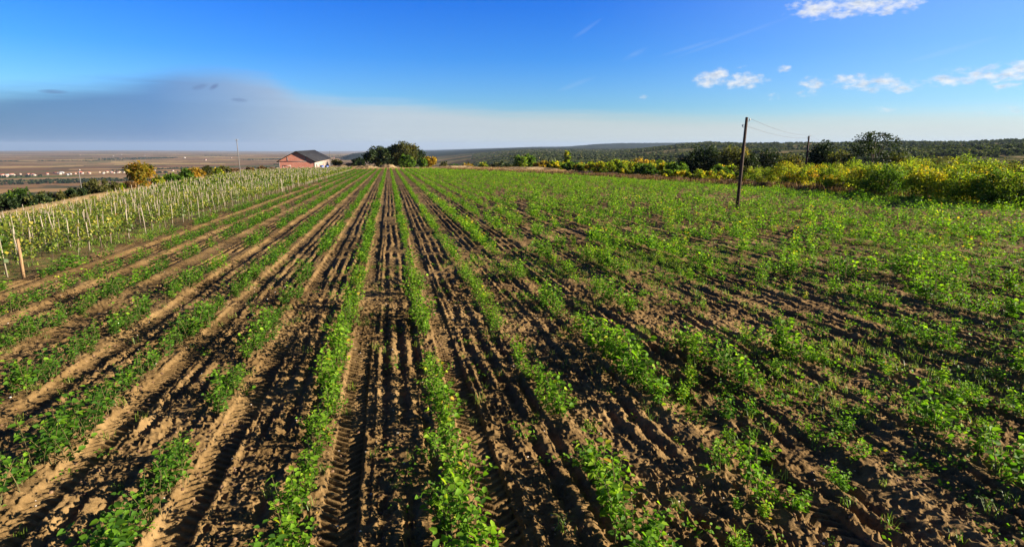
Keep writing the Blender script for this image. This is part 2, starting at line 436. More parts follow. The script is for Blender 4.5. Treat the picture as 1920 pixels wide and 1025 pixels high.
def crop_variant(seed, nsh, nl, leaf, spread=.30, height=.58, two=True, stems=True):
    g = np.random.default_rng(seed)
    P = []; A = []; W = []; S = MB(); T = []
    for s in range(nsh):
        th = g.uniform(0, 2*np.pi); lean = g.uniform(.15, 1.0)
        base = np.array([g.normal()*.05, g.normal()*.09, -.02])
        hh = height*g.uniform(.45, 1.15)
        d = np.array([math.cos(th)*spread*lean*.8, math.sin(th)*spread*lean*1.15, 0])
        ts = np.linspace(0, 1, 6)
        pts = base+np.outer(ts**1.3, d)+np.outer(ts**.85, [0, 0, hh*(1-.35*lean)])
        if stems: S.tube(pts, np.linspace(.006, .0025, 6), 3, False)
        lt = np.linspace(.18, 1.0, nl)+g.normal(size=nl)*.03
        for j, t in enumerate(lt):
            t = min(max(t, .05), 1)
            p = np.array([np.interp(t, ts, pts[:, c]) for c in range(3)])
            ph = th+j*2.4+g.normal()*.4
            a = np.array([math.cos(ph), math.sin(ph), g.uniform(-.35, .55)]); a /= np.linalg.norm(a)
            w = np.array([g.normal()*.8, g.normal()*.8, 1.0]); w -= (w@a)*a; w /= np.linalg.norm(w)
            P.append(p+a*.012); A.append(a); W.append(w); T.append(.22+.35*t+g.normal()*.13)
    P = np.array(P); A = np.array(A); W = np.array(W); n = len(P)
    L = leaf*g.uniform(.65, 1.25, n)
    V, F = (leaves2 if two else leaves1)(P, A, W, L, L*.68)
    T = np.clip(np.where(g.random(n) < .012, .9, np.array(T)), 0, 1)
    return V, F, np.repeat(T, 6 if two else 4), S

def bake(name, variants, pos, rz, sc, dt, mat, kind='stuff'):
    """one stuff mesh out of many copies"""
    Vs, Fs, Ts = [], [], []; n0 = 0
    pick = RNG.integers(0, len(variants), len(pos))
    for k, (V, F, T) in enumerate(variants):
        s = pick == k
        if not s.any(): continue
        p, a, c, t = pos[s], rz[s], sc[s], dt[s]
        ca, sa = np.cos(a)[:, None], np.sin(a)[:, None]
        X = V[None, :, 0]*ca-V[None, :, 1]*sa; Y = V[None, :, 0]*sa+V[None, :, 1]*ca; Z = np.broadcast_to(V[None, :, 2], X.shape)
        W = np.stack([X, Y, Z], -1)*c[:, None, None]+p[:, None, :]
        m = len(p); nv = len(V)
        Vs.append(W.reshape(-1, 3)); Fs.append((F[None]+(np.arange(m)*nv)[:, None, None]+n0).reshape(-1, F.shape[1]))
        Ts.append(np.clip(T[None]+t[:, None], 0, 1).ravel()); n0 += m*nv
    me = mesh_np(name, np.concatenate(Vs), np.concatenate(Fs), mat, tint=np.concatenate(Ts))
    o = link(name, me); tag(o, kind=kind); return o

ORD = ['first', 'second', 'third', 'fourth', 'fifth', 'sixth', 'seventh', 'eighth', 'ninth', 'tenth', 'eleventh', 'twelfth', 'thirteenth', 'fourteenth', 'fifteenth', 'sixteenth', 'seventeenth', 'eighteenth', 'nineteenth', 'twentieth']
def nth(i):
    if i < 20: return ORD[i]
    n = i+1; return str(n)+('th' if 10 < n % 100 < 14 else {1: 'st', 2: 'nd', 3: 'rd'}.get(n % 10, 'th'))

# ------------------------------------------------------------------ the crop
px_, py_, row_, sc_ = [], [], [], []
for k in range(-6, 34):
    x0 = ROW0+k*ROWS
    y = 3.2
    while y < ROWEND:
        xx = x0+RNG.normal()*.07
        gap = vnoise(np.array([k*3.7]), np.array([y*.62]), 77)[0]
        dens = .38 if k < 3 else .50
        if xx > edge_r(np.array(y))-4.5: pass
        elif gap > (.31 if -6 < k < 3 else (.46 if y < 28 else .36) if k >= 3 else .5)*(1 if y < 60 else .85):
            px_.append(xx); py_.append(y); row_.append(k); sc_.append((.68+.72*gap)*RNG.uniform(.72, 1.25)*(1.22 if k >= 3 else 1)*(.9 if k < -4 else 1))
        y += dens*RNG.uniform(.7, 1.35)*(1 if y < 60 else 1.15)
CP = np.stack([np.array(px_), np.array(py_)], 1); row_ = np.array(row_); sc_ = np.array(sc_)
CZ = gzm(CP[:, 0], CP[:, 1]); P3 = np.column_stack([CP, CZ])
vis = in_frame(P3+[0, 0, .15], -4)
view = in_frame(P3, 520)
dist = np.hypot(CP[:, 0], CP[:, 1])
order = np.argsort(np.where(vis, dist/sc_**.3, 1e9))
near = order[:300]
isn = np.zeros(len(CP), bool); isn[near] = True
NEARV = []; NEARA = []
for s in range(12):
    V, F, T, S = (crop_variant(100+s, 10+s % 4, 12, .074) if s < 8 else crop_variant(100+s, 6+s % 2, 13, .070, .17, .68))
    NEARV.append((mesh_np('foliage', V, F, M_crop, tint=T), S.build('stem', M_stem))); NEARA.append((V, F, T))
NEARD = [mesh_np('foliage', V, F, M_crop, tint=np.clip(T-.2, 0, 1)) for V, F, T in NEARA]  # left rows: deeper green leaves, with vignette darkening put into the tint
LOOK = ['leafy green bush', 'bushy green plant', 'green shrub', 'sprawling leafy plant', 'upright leafy sprig']
def row_words(k):
    if k == 0: return 'the middle crop row running straight up'
    return f"{nth(abs(k)-1)} crop row {'right' if k > 0 else 'left'} of middle row"
cnt = {}
for i in sorted(near, key=lambda i: dist[i]):
    k = int(row_[i]); j = cnt.get(k, 0); cnt[k] = j+1
    v = int(RNG.integers(0, 12) if k < 2 else RNG.choice(12, p=[.08]*8+[.09]*4)); rz = RNG.uniform(0, 2*np.pi); s = float(sc_[i])
    big = 'large ' if s > 1.25 else 'small ' if s < .9 else ''
    root = link('crop_shrub', None, None, tuple(P3[i]), rz, s)
    where = 'nearest' if j == 0 else nth(j)+' nearest'
    tag(root, f"{big}{LOOK[v % 4 if v < 8 else 4]}, {where} in {row_words(k)}", 'crop plant', 'crop plants in the nursery rows')
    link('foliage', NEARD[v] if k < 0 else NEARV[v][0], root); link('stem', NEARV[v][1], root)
rest = ~isn & view
edge_n = rest & (dist < 14); mid = rest & (dist < 48) & ~edge_n; far = rest & (dist >= 48) & (dist < 120); vfar = rest & (dist >= 120)
def rr_(m): n = m.sum(); return RNG.uniform(0, 6.28, n), sc_[m], RNG.normal(size=n)*.12+np.interp(CP[m, 0], [-6, -1, 2, 12], [-.17, -.1, 0, .06])  # tint falls to the left: greener leaves plus painted vignette darkening
def var(fn, n): return [fn(s) for s in range(n)]
Vmid = [crop_variant(200+s, 9, 9, .095, two=False, stems=False)[:3] for s in range(7)]+[crop_variant(220+s, 6, 9, .088, .18, .68, two=False, stems=False)[:3] for s in range(7)]
Vfar = [crop_variant(300+s, 8, 5, .115, two=False, stems=False)[:3] for s in range(6)]+[crop_variant(320+s, 6, 6, .115, .18, .68, two=False, stems=False)[:3] for s in range(6)]
Vvf = [crop_variant(400+s, 7, 3, .15, .26, .60, two=False, stems=False)[:3] for s in range(8)]
def multi(name, items, mat):
    """several LOD sets joined as one stuff object"""
    Vs, Fs, Ts = [], [], []; n0 = 0
    for variants, pos, rz, sc, dt in items:
        if not len(pos): continue
        pick = RNG.integers(0, len(variants), len(pos))
        for k, (V, F, T) in enumerate(variants):
            s = pick == k
            if not s.any(): continue
            p, a, c, t = pos[s], rz[s], sc[s], dt[s]
            ca, sa = np.cos(a)[:, None], np.sin(a)[:, None]
            X = V[None, :, 0]*ca-V[None, :, 1]*sa; Y = V[None, :, 0]*sa+V[None, :, 1]*ca; Z = np.broadcast_to(V[None, :, 2], X.shape)
            W = np.stack([X, Y, Z], -1)*c[:, None, None]+p[:, None, :]
            m = len(p); nv = len(V)
            Vs.append(W.reshape(-1, 3)); Fs.append((F[None]+(np.arange(m)*nv)[:, None, None]+n0).reshape(-1, F.shape[1]))
            Ts.append(np.clip(T[None]+t[:, None], 0, 1).ravel()); n0 += m*nv
    o = link(name, mesh_np(name, np.concatenate(Vs), np.concatenate(Fs), mat, tint=np.concatenate(Ts)))
    tag(o, kind='stuff'); return o
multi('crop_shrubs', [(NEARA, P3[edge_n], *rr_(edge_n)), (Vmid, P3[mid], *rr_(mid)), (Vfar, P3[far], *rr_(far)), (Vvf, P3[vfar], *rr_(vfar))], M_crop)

# ------------------------------------------------------------------ weeds and grass
def tuft(seed, n, hgt, wid, spread, lean=.5):
    g = np.random.default_rng(seed)
    th = g.uniform(0, 6.28, n); b = g.normal(size=(n, 2))*spread; h = hgt*g.uniform(.5, 1.2, n); l = lean*g.uniform(.2, 1.3, n)
    d = np.stack([np.cos(th), np.sin(th)], 1); s = np.stack([-d[:, 1], d[:, 0]], 1)*wid*.5
    z = np.zeros(n)
    A = np.column_stack([b-s, z-.01]); B = np.column_stack([b+s, z-.01])
    m = b+d*(h*l*.45)[:, None]; Cc = np.column_stack([m+s*.8, h*.7]); D = np.column_stack([m-s*.8, h*.7])
    t = b+d*(h*l)[:, None]; E = np.column_stack([t+s*.1, h*(1-.35*l)]); G = np.column_stack([t-s*.1, h*(1-.35*l)])
    V = np.stack([A, B, Cc, D, E, G], 1).reshape(-1, 3); k = np.arange(n)[:, None]*6
    F = np.concatenate([k+[0, 1, 2, 3], k+[3, 2, 4, 5]], 0)
    T = np.repeat(np.clip(.45+g.normal(size=n)*.2, 0, 1), 6)
    return V, F, T
TG = [tuft(500+s, 16, .17, .008, .05, .9) for s in range(5)]
TGf = [tuft(520+s, 9, .20, .022, .10, .9) for s in range(5)]
TGv = [tuft(540+s, 7, .26, .06, .25, .8) for s in range(5)]
def scatter(n, x0, x1, y0, y1, keep):
    x = RNG.uniform(x0, x1, n); y = RNG.uniform(y0, y1, n)
    k = RNG.random(n) < keep(x, y); x, y = x[k], y[k]
    P = np.column_stack([x, y, gzm(x, y)])
    return P[in_frame(P, 350)]
def itm(vs, P, s0=.7, s1=1.3, dt=0., sd=.12):
    n = len(P); return (vs, P, RNG.uniform(0, 6.28, n), RNG.uniform(s0, s1, n), dt+RNG.normal(size=n)*sd)
infield = lambda x, y: (x > VX0) & (x < edge_r(y)) & (y < ROWEND)
patch = lambda x, y, s: sstep(.48, .74, fbm(x*.35, y*.22, s, 3))
k1 = lambda x, y: infield(x, y)*(.02+sstep(.5, 9, x)*(.02+patch(x, y, 61)*.42))
G1 = scatter(36000, -12, 32, 4, 26, k1)
G2 = scatter(26000, 0, 62, 26, 70, lambda x, y: infield(x, y)*sstep(4, 16, x)*(.005+.07*patch(x, y, 61)))
G3 = scatter(22000, 30, 64, 20, 150, lambda x, y: infield(x, y)*sstep(8, 3, edge_r(y)-x))
G4 = scatter(12000, -10, 56, 90, 250, lambda x, y: infield(x, y)*sstep(9, 3, edge_r(y)-x))
G5 = scatter(26000, -44, VX0+.4, 14, 80, lambda x, y: (x > edge_v(y))*(.05+.6*patch(x, y, 63)))
multi('grass', [itm(TG, G1), itm(TGf, G2), itm(TGf, G3, .8, 1.5, .12), itm(TGv, G4, .8, 1.3, .12), itm(TGf, G5, .6, 1.2, 0)], M_grass)
# broad-leaved weeds between the right-hand rows
WV = [crop_variant(600+s, 5, 4, .055, .12, .12, two=False, stems=False)[:3] for s in range(6)]
WVf = [crop_variant(620+s, 5, 3, .10, .2, .16, two=False, stems=False)[:3] for s in range(6)]
W1 = scatter(26000, -13, 34, 4, 28, lambda x, y: infield(x, y)*(.02+sstep(.5, 8, x)*(.03+.42*patch(x, y, 67))))
W2 = scatter(20000, 2, 62, 28, 100, lambda x, y: infield(x, y)*sstep(4, 18, x)*(.005+.05*patch(x, y, 67)))
W3 = scatter(5200, 1, 40, 5, 34, lambda x, y: infield(x, y)*sstep(1.5, 9, x)*(.05+.42*patch(x, y, 73))); w3n = np.hypot(W3[:, 0], W3[:, 1]) < 15
multi('weeds', [itm(WV, W1, .6, 1.5), itm(WVf, W2, .7, 1.5), itm(NEARA, W3[w3n], .4, .9, .08), itm(Vmid, W3[~w3n], .4, .9, .08)], M_crop)
# dry grass: beyond the right edge, round the far end, left strip
D1 = scatter(26000, 20, 75, 15, 160, lambda x, y: sstep(-.8, .8, x-edge_r(y))*sstep(5, 2.5, x-edge_r(y)))
D2 = scatter(26000, -30, 60, 150, 300, lambda x, y: ((x > edge_r(y)+7) & (x < edge_r(y)+20) & (y > 170)) | ((y > ROWEND) & (y < ROWEND+22) & (x > -30)))
D3 = scatter(12000, -70, -22, 20, 250, lambda x, y: (x < edge_v(y)-.6) & (x > edge_v(y)-5))
DV = [tuft(560+s, 9, .55, .02, .12, .45) for s in range(5)]; DVf = [tuft(580+s, 8, .7, .07, .3, .5) for s in range(5)]
M_weedy = leaf_mat('shade_brown_weed_stalks', [(0, (.04, .025, .012)), (.4, (.12, .065, .035)), (.8, (.24, .14, .075)), (1, (.34, .23, .12))], .25, .1, .7, 0)  # brown stalks, toned darker to carry the shade at the hedge foot
D1b = scatter(16000, 0, 75, 60, 250, lambda x, y: sstep(-.8, .8, x-edge_r(y))*sstep(7, 4, x-edge_r(y)))
multi('tall_dry_weeds', [itm(DV, D1, .8, 1.7), itm(DVf, D1b, .8, 1.6)], M_weedy)
multi('dry_grass', [itm(DVf, D2, .6, 1.3), itm(DV, D3, .25, .5, .25)], M_dry)

# clods, stones and fallen leaves lying on the soil
def lump(seed):
    g = np.random.default_rng(seed)
    V = np.array([(0, 0, 1), (.9, 0, .25), (.28, .85, .3), (-.72, .53, .2), (-.72, -.53, .3), (.28, -.85, .22), (.72, .53, -.4), (-.28, .85, -.4), (-.9, 0, -.4), (-.28, -.85, -.4), (.72, -.53, -.4)])*g.uniform(.7, 1.25, (11, 1))
    F = [(0, 1, 2), (0, 2, 3), (0, 3, 4), (0, 4, 5), (0, 5, 1), (1, 6, 2), (2, 7, 3), (3, 8, 4), (4, 9, 5), (5, 10, 1), (2, 6, 7), (3, 7, 8), (4, 8, 9), (5, 9, 10), (1, 10, 6)]
    return V*[1, 1, .7], np.array(F), np.zeros(11)
LV = [lump(s) for s in range(8)]
Q = scatter(52000, -14, 24, 4, 22, lambda x, y: infield(x, y)*(.3+.7*patch(x, y, 69)))
n = len(Q); multi('soil_clods', [(LV, Q, RNG.uniform(0, 6.28, n), .007+.034*RNG.random(n)**4, np.zeros(n))], M_clod)
Q = scatter(1500, -14, 22, 4, 22, lambda x, y: infield(x, y)*1.0)
n = len(Q); multi('pebbles', [(LV, Q, RNG.uniform(0, 6.28, n), .006+.02*RNG.random(n)**3, np.zeros(n))], M_stone)
def litter(seed):
    g = np.random.default_rng(seed)
    a = np.array([[1., 0, g.uniform(-.1, .3)]]); w = np.array([[g.normal()*.3, g.normal()*.3, 1.]]); w -= (w*a).sum()*a/(a*a).sum(); w /= np.linalg.norm(w)
    V, F = leaves2(np.zeros((1, 3))+[0, 0, .012], a, w, .06, .042)
    return V, F, np.full(6, g.random())
Q = scatter(1500, -14, 26, 4, 28, lambda x, y: infield(x, y)*1.0)
n = len(Q); multi('fallen_leaves', [([litter(s) for s in range(8)], Q, RNG.uniform(0, 6.28, n), RNG.uniform(.4, 1.0, n), np.zeros(n))], M_fallen)

# ------------------------------------------------------------------ vineyard
VROW = 1.9
def vine_variant(seed, nl, leaf):
    g = np.random.default_rng(seed)
    S = MB(); P = []
    hz = g.uniform(1.25, 1.6)
    tp = np.array([[0, 0, -.05], [g.normal()*.03, g.normal()*.03, .3], [g.normal()*.05, g.normal()*.05, .62]])
    S.tube(tp, [.022, .018, .015], 4)
    for k in range(6):
        e = np.array([g.normal()*.16, g.normal()*.34, hz*g.uniform(.62, 1.05)])
        m = (tp[-1]+e)/2+[g.normal()*.08, g.normal()*.1, .1]
        S.tube([tp[-1], m, e], [.010, .007, .004], 3, False)
        q = max(3, nl//6)
        t = g.random(q)[:, None]
        P.append((1-t)**2*tp[-1]+2*t*(1-t)*m+t*t*e+g.normal(size=(q, 3))*[.10, .12, .09])
    P = np.concatenate(P)
    a, w = rot_frame(len(P), .6, g); a[:, 2] -= .3; a /= np.linalg.norm(a, axis=1)[:, None]
    L = leaf*g.uniform(.7, 1.3, len(P))
    V, F = leaves1(P, a, w, L, L*.95)
    T = np.repeat(np.clip(.42+.24*(P[:, 2]-.9)+g.normal(size=len(P))*.2, 0, 1), 4)
    return V, F, T, S
VV = []
for s in range(8):
    V, F, T, S = vine_variant(700+s, 120, .115); VV.append((mesh_np('foliage', V, F, M_vine, tint=T), S.build('trunk', M_bark)))
def stake_mb(h, r, seed, n=5):
    g = np.random.default_rng(seed); S = MB()
    S.tube([[0, 0, -.15], [g.normal()*.012, g.normal()*.012, h*.5], [g.normal()*.02, g.normal()*.02, h]], [r, r*.96, r*.85], n); return S
SV = [stake_mb(h, r, i).build('vine_stake', M_wood_pale) for i, (h, r) in enumerate([(1.6, .026), (1.45, .023), (1.75, .03), (1.25, .022), (1.55, .027)])]
vp, vr = [], []; sp_, sr = [], []
for k in range(24):
    x0 = VX0-1.0-k*VROW
    y = 12+RNG.uniform(0, 1)
    while y < 252:
        if x0 > edge_v(np.array(y))+1.0:
            if RNG.random() < .82: vp.append((x0+RNG.normal()*.06, y)); vr.append(k)
            if RNG.random() < (.8 if y < 90 else .7): sp_.append((x0+RNG.normal()*.06, y+.12)); sr.append(k)
        y += 1.15*RNG.uniform(.85, 1.15)
def three(p):
    p = np.array(p); return np.column_stack([p, gzm(p[:, 0], p[:, 1])])
VP3, SP3 = three(vp), three(sp_); vr = np.array(vr); sr = np.array(sr)
def rowv(k): return ('vineyard row bordering the crop field' if k == 0 else f'{nth(k)} vineyard row from the crop field')
def split300(P, zc):
    d = np.hypot(P[:, 0], P[:, 1]); v = in_frame(P+[0, 0, zc], -3)
    idx = np.argsort(np.where(v, d, 1e9))[:300]; b = np.zeros(len(P), bool); b[idx] = True
    return idx[np.argsort(d[idx])], b, d
idx, b, d = split300(VP3, .9); cnt = {}
VLOOK = ['yellow-green grapevine', 'leafy grapevine', 'green and yellow grapevine', 'straggly grapevine']
for i in idx:
    k = int(vr[i]); j = cnt.get(k, 0); cnt[k] = j+1; v = int(RNG.integers(0, 8))
    root = link('grapevine', None, None, tuple(VP3[i]), RNG.choice([0, math.pi])+RNG.normal()*.2, float(RNG.uniform(.8, 1.12)))
    tag(root, f"{VLOOK[v % 4]}, {'nearest' if j == 0 else nth(j)+' nearest'} in the {rowv(k)}", 'grapevine', 'grapevines in the vineyard')
    link('foliage', VV[v][0], root); link('trunk', VV[v][1], root)
rest = ~b & in_frame(VP3, 300)
VF = [vine_variant(720+s, 56, .19)[:3] for s in range(6)]; VFF = [vine_variant(740+s, 25, .32)[:3] for s in range(6)]
r1 = rest & (d < 110); r2 = rest & (d >= 110)
def itv(vs, m): n = m.sum(); return (vs, VP3[m], RNG.choice([0, math.pi], n)+RNG.normal(size=n)*.2, RNG.uniform(.85, 1.15, n), RNG.normal(size=n)*.1)
multi('grapevines', [itv(VF, r1), itv(VFF, r2)], M_vine)
idx, b, d = split300(SP3, .8); cnt = {}
for i in idx:
    k = int(sr[i]); j = cnt.get(k, 0); cnt[k] = j+1; v = int(RNG.integers(0, 5))
    o = link('vine_stake', SV[v], None, tuple(SP3[i]), RNG.uniform(0, 6.28))
    o.rotation_euler = (RNG.normal()*.05, RNG.normal()*.06, RNG.uniform(0, 6.28))
    look = ['thin pale stake', 'slim grey stake', 'tall pale stake', 'short pale stake', 'weathered wooden stake'][v]
    tag(o, f"{look}, {'nearest' if j == 0 else nth(j)+' nearest'} in the {rowv(k)}", 'stake', 'vineyard stakes')
rest = ~b & in_frame(SP3, 300); n = rest.sum()
SF = []
for s, (h, r) in enumerate([(1.6, .034), (1.4, .03), (1.75, .038)]):
    m = stake_mb(h, r, 40+s, 4); V = np.concatenate(m.v); F = np.concatenate(m.q); SF.append((V, F, np.zeros(len(V))))
o = multi('vine_stakes', [(SF, SP3[rest], RNG.uniform(0, 6.28, n), RNG.uniform(.9, 1.1, n), np.zeros(n))], M_wood_pale)

# ------------------------------------------------------------------ placing by bearing and distance
def at(px, dist, py=300):
    az, _ = azel(px, py); x, y = dist*math.sin(az), dist*math.cos(az)
    return x, y, float(gzm(np.array([x]), np.array([y]))[0])
def top_h(px, py, dist, z): return H+dist*math.tan(azel(px, py)[1])-z

# thick tan end post and a few heavier posts in the vineyard
x, y = -14.25, 25.2
for (x, y, h, r, m, lab, lean) in [(-14.3, 25.4, 1.6, .06, M_wood_tan, 'thick tan wooden post at the near corner of the vineyard', .02),
                             (-14.9, 24.2, 1.5, .05, M_wood_pale, 'pale slanting post just left of the thick tan vineyard post', -.12),]:
    S = MB(); S.tube([[0, 0, -.2], [.01, 0, h*.5], [0, .01, h]], [r, r*.95, r*.85], 8)
    o = link('vineyard_post', S.build('vineyard_post', m, True), None, (x, y, float(gzm(np.array([x]), np.array([y]))[0]))); o.rotation_euler = (0, lean, 0)
    tag(o, lab, 'post')

# ------------------------------------------------------------------ utility poles and cables
def pole(px, py_base, dist, h, r, lean, label, mat, ins, px_top=None, kind='utility_pole'):
    x, y, z = at(px, dist, py_base)
    root = link(kind, None, None, (x, y, z)); root.rotation_euler = (0, 0, -PSI)
    tag(root, label, 'pole')
    S = MB(); S.tube([[0, 0, -.5], [lean*h*.5, 0, h*.5], [lean*h, 0, h]], [r, r*.9, r*.75], 10); link('shaft', S.build('shaft', mat, True), root)
    pts = []
    for dx, dz in ins:
        S = MB(); cx = lean*(h+dz)
        S.tube([[cx, 0, h+dz-.05], [cx+dx*.8, 0, h+dz-.08], [cx+dx, 0, h+dz]], .02, 5); S2 = MB()
        S2.tube([[cx+dx, 0, h+dz-.03], [cx+dx, 0, h+dz+.05], [cx+dx, 0, h+dz+.12], [cx+dx, 0, h+dz+.16]], [.04, .06, .05, .02], 8)
        br = link('bracket', S.build('bracket', M_wire), root); link('insulator', S2.build('insulator', M_porcelain, True), br)
        c, s = math.cos(-PSI), math.sin(-PSI)
        pts.append(np.array([x+(cx+dx)*c, y+(cx+dx)*s, z+h+dz+.15]))
    return pts
pz = at(1382, 54, 388)
a1 = pole(1382, 388, 54, top_h(1400, 220, 54, pz[2]), .15, .022, 'dark wooden utility pole standing in the green crop, nearest of the poles', M_pole, [(.28, -.25), (-.28, -.75)])
hz = at(1509, 128, 340)
a2 = pole(1509, 340, 128, top_h(1513, 255, 128, hz[2]), .2, -.02, 'dark wooden utility pole rising behind the yellow hedge', M_pole, [(.28, .05), (-.28, -.4)])
def cable(p, q, sag, label):
    t = np.linspace(0, 1, 24)[:, None]; P = p+(q-p)*t; P[:, 2] -= sag*4*(t*(1-t))[:, 0]
    S = MB(); S.tube(P, .015, 4); o = link('power_cable', S.build('power_cable', M_wire)); tag(o, label, 'cable', 'overhead power cables')
for i in range(2):
    cable(a1[i], a2[i], .5, ['thin cable from right side of the near pole to the hedge pole', 'thin cable from left side of the near pole to the hedge pole'][i])
    dv = (a2[i]-a1[i])*np.array([1, 1, .25]); cable(a2[i], a2[i]+dv*1.6, 1.0, ['thin cable running on right of the hedge pole, upper', 'thin cable running on right of the hedge pole, lower'][i])
x, y, z = at(453, 125, 345)
pole(453, 345, 125, top_h(452, 261, 125, z), .085, -.01, 'slim grey concrete pole standing among the vines before the brick barn', M_concrete, [(.25, -.15), (-.25, -.15)])
x, y, z = at(154, 112, 360)
pole(154, 360, 112, top_h(153, 318, 112, z), .06, 0, 'faint thin grey pole among bushes at the left vineyard edge', M_concrete, [(.2, -.1)])
x, y, z = at(619, 330, 300)
pole(619, 300, 330, top_h(618.5, 283, 330, z), .13, 0, 'tiny pole just behind the right end of the brick barn', M_concrete, [(.3, -.2)])

# ------------------------------------------------------------------ brick barn
def brick_mat():
    m, nt = new_mat('red_brick')
    tc = nt.nodes.new('ShaderNodeTexCoord'); mp = nt.nodes.new('ShaderNodeMapping'); mp.inputs['Rotation'].default_value = (rad(90), 0, 0)
    nt.links.new(tc.outputs['Object'], mp.inputs['Vector'])
    b = nt.nodes.new('ShaderNodeTexBrick'); b.inputs['Scale'].default_value = 1; b.inputs['Brick Width'].default_value = .26; b.inputs['Row Height'].default_value = .2
    b.inputs['Mortar Size'].default_value = .012
    b.inputs['Color1'].default_value = (.38, .105, .06, 1); b.inputs['Color2'].default_value = (.46, .145, .085, 1); b.inputs['Mortar'].default_value = (.4, .3, .25, 1)
    nt.links.new(mp.outputs[0], b.inputs['Vector'])
    n = noise_tex(nt, .6, 5, tc.outputs['Object'])
    c = mixc(nt, mth(nt, 'MULTIPLY', sst(nt, n, .45, .7), .35), b.outputs['Color'], (.5, .26, .18))
    p = nd(nt, 'ShaderNodeBsdfPrincipled', Roughness=.9); nt.links.new(c, p.inputs['Base Color']); out(nt, p.outputs[0]); return m
def sst(nt, v, a, b):
    n = nt.nodes.new('ShaderNodeMapRange'); n.interpolation_type = 'SMOOTHSTEP'; n.inputs[1].default_value = a; n.inputs[2].default_value = b
    nt.links.new(v, n.inputs[0]); return n.outputs[0]
M_brick = brick_mat()
M_plaster = plain_mat('pale_plaster', [(.2, (.28, .21, .17)), (.8, (.42, .33, .28))], .7, .9)
M_slate = plain_mat('dark_roof_sheet', [(.2, (.018, .018, .021)), (.8, (.030, .031, .036))], .8, .9, (1, .2, 1), spec=.05)
M_darkhole = plain_mat('dark_doorway_shade_and_lid', [(.2, (.03, .024, .02)), (.8, (.07, .055, .045))], 2, .8)  # dark tone painted for shade inside the doorways; also colours tank lids
bx0, bx1, by0, by1 = -44.2, -30.0, 252.0, 314.0
bz = -5.9
root = link('brick_barn', None, None, ((bx0+bx1)/2, by0, bz)); tag(root, 'long red brick barn with dark grey gable roof beyond the vineyard', 'barn')
W2, Lb = (bx1-bx0)/2, by1-by0
EV, AP = 4.1, 7.9
S = MB(); S.add([(-W2, 0, -4), (W2, 0, -4), (W2, 0, EV), (0, 0, AP), (-W2, 0, EV)], [(0, 1, 2, 4)], [(4, 2, 3)])
link('gable_wall', S.build('gable_wall', M_brick), root)
S = MB(); S.add([(W2, .01, -4), (W2, Lb, -4), (W2, Lb, EV), (W2, .01, EV), (-W2, .01, -4), (-W2, Lb, -4), (-W2, Lb, EV), (-W2, .01, EV), (0, Lb, AP)], [(0, 1, 2, 3), (5, 4, 7, 6), (1, 5, 6, 2)], [(2, 6, 8)])
link('side_wall', S.build('side_wall', M_plaster), root)
S = MB(); ov, th_ = .7, .28
sl = (AP-EV)/W2
for sgn in (-1, 1):
    xo = sgn*(W2+ov); zo = EV-sl*ov
    v = [(0, -ov, AP), (xo, -ov, zo), (xo, Lb+ov, zo), (0, Lb+ov, AP)]
    v2 = [(a, b_, c+th_) for a, b_, c in v]
    S.add(v+v2, [(0, 1, 2, 3), (7, 6, 5, 4), (0, 4, 5, 1), (1, 5, 6, 2), (2, 6, 7, 3)])
link('roof', S.build('roof', M_slate), root)
S = MB(); S.box((-W2, -.06, EV-.25), (W2, -.02, EV+.05)); link('concrete_beam', S.build('concrete_beam', M_concrete), root)
for cx in (-W2+.2, -3.6, 3.6, W2-.2):
    S = MB(); zt = AP-sl*abs(cx)-.2 if abs(cx) < W2-.5 else EV-.26
    if abs(cx) < W2-.5: S.box((cx-.16, -.05, EV+.055), (cx+.16, -.02, zt))
    else: S.box((cx-.18, -.05, -3), (cx+.18, -.02, zt))
    link('concrete_column', S.build('concrete_column', M_concrete), root)
S = MB(); S.box((-5.6, -.05, -1), (-5.3, -.02, 2.2)); S.box((-2.7, -.05, -1), (-2.4, -.02, 2.2)); S.box((-5.6, -.05, 2.2), (-2.4, -.02, 2.5)); dr = link('door', S.build('door', M_plaster), root)
for cy, w_ in ((5.5, 3.2), (17, 2.4), (30, 2.4), (43, 2.4)):
    S = MB(); S.box((W2-.02, cy-w_/2, -.5), (W2+.03, cy+w_/2, 2.6 if cy < 10 else 2.2)); link('doorway', S.build('doorway', M_darkhole), root)
# clutter by the side wall
M_blue = plain_mat('blue_plastic', [(.2, (.02, .05, .22)), (.8, (.04, .10, .34))], 3, .4, spec=.5)
for i, (dx, dy, h, lab) in enumerate([(1.6, 9.5, 2.0, 'small blue upright tank beside the pale wall of the barn, left one'), (3.2, 13.5, 1.9, 'small blue upright tank beside the pale wall of the barn, right one')]):
    x, y = bx1+dx, by0+dy; S = MB(); S.tube([[0, 0, 0], [0, 0, h*.1], [0, 0, h*.9], [0, 0, h]], [.75, .85, .85, .6], 14)
    r_ = link('water_tank', S.build('water_tank', M_blue, True), None, (x, y, float(gzm(np.array([x]), np.array([y]))[0]))); tag(r_, lab, 'tank')
    S = MB(); S.tube([[0, 0, h], [0, 0, h+.15]], [.3, .25], 10); link('lid', S.build('lid', M_darkhole), r_)

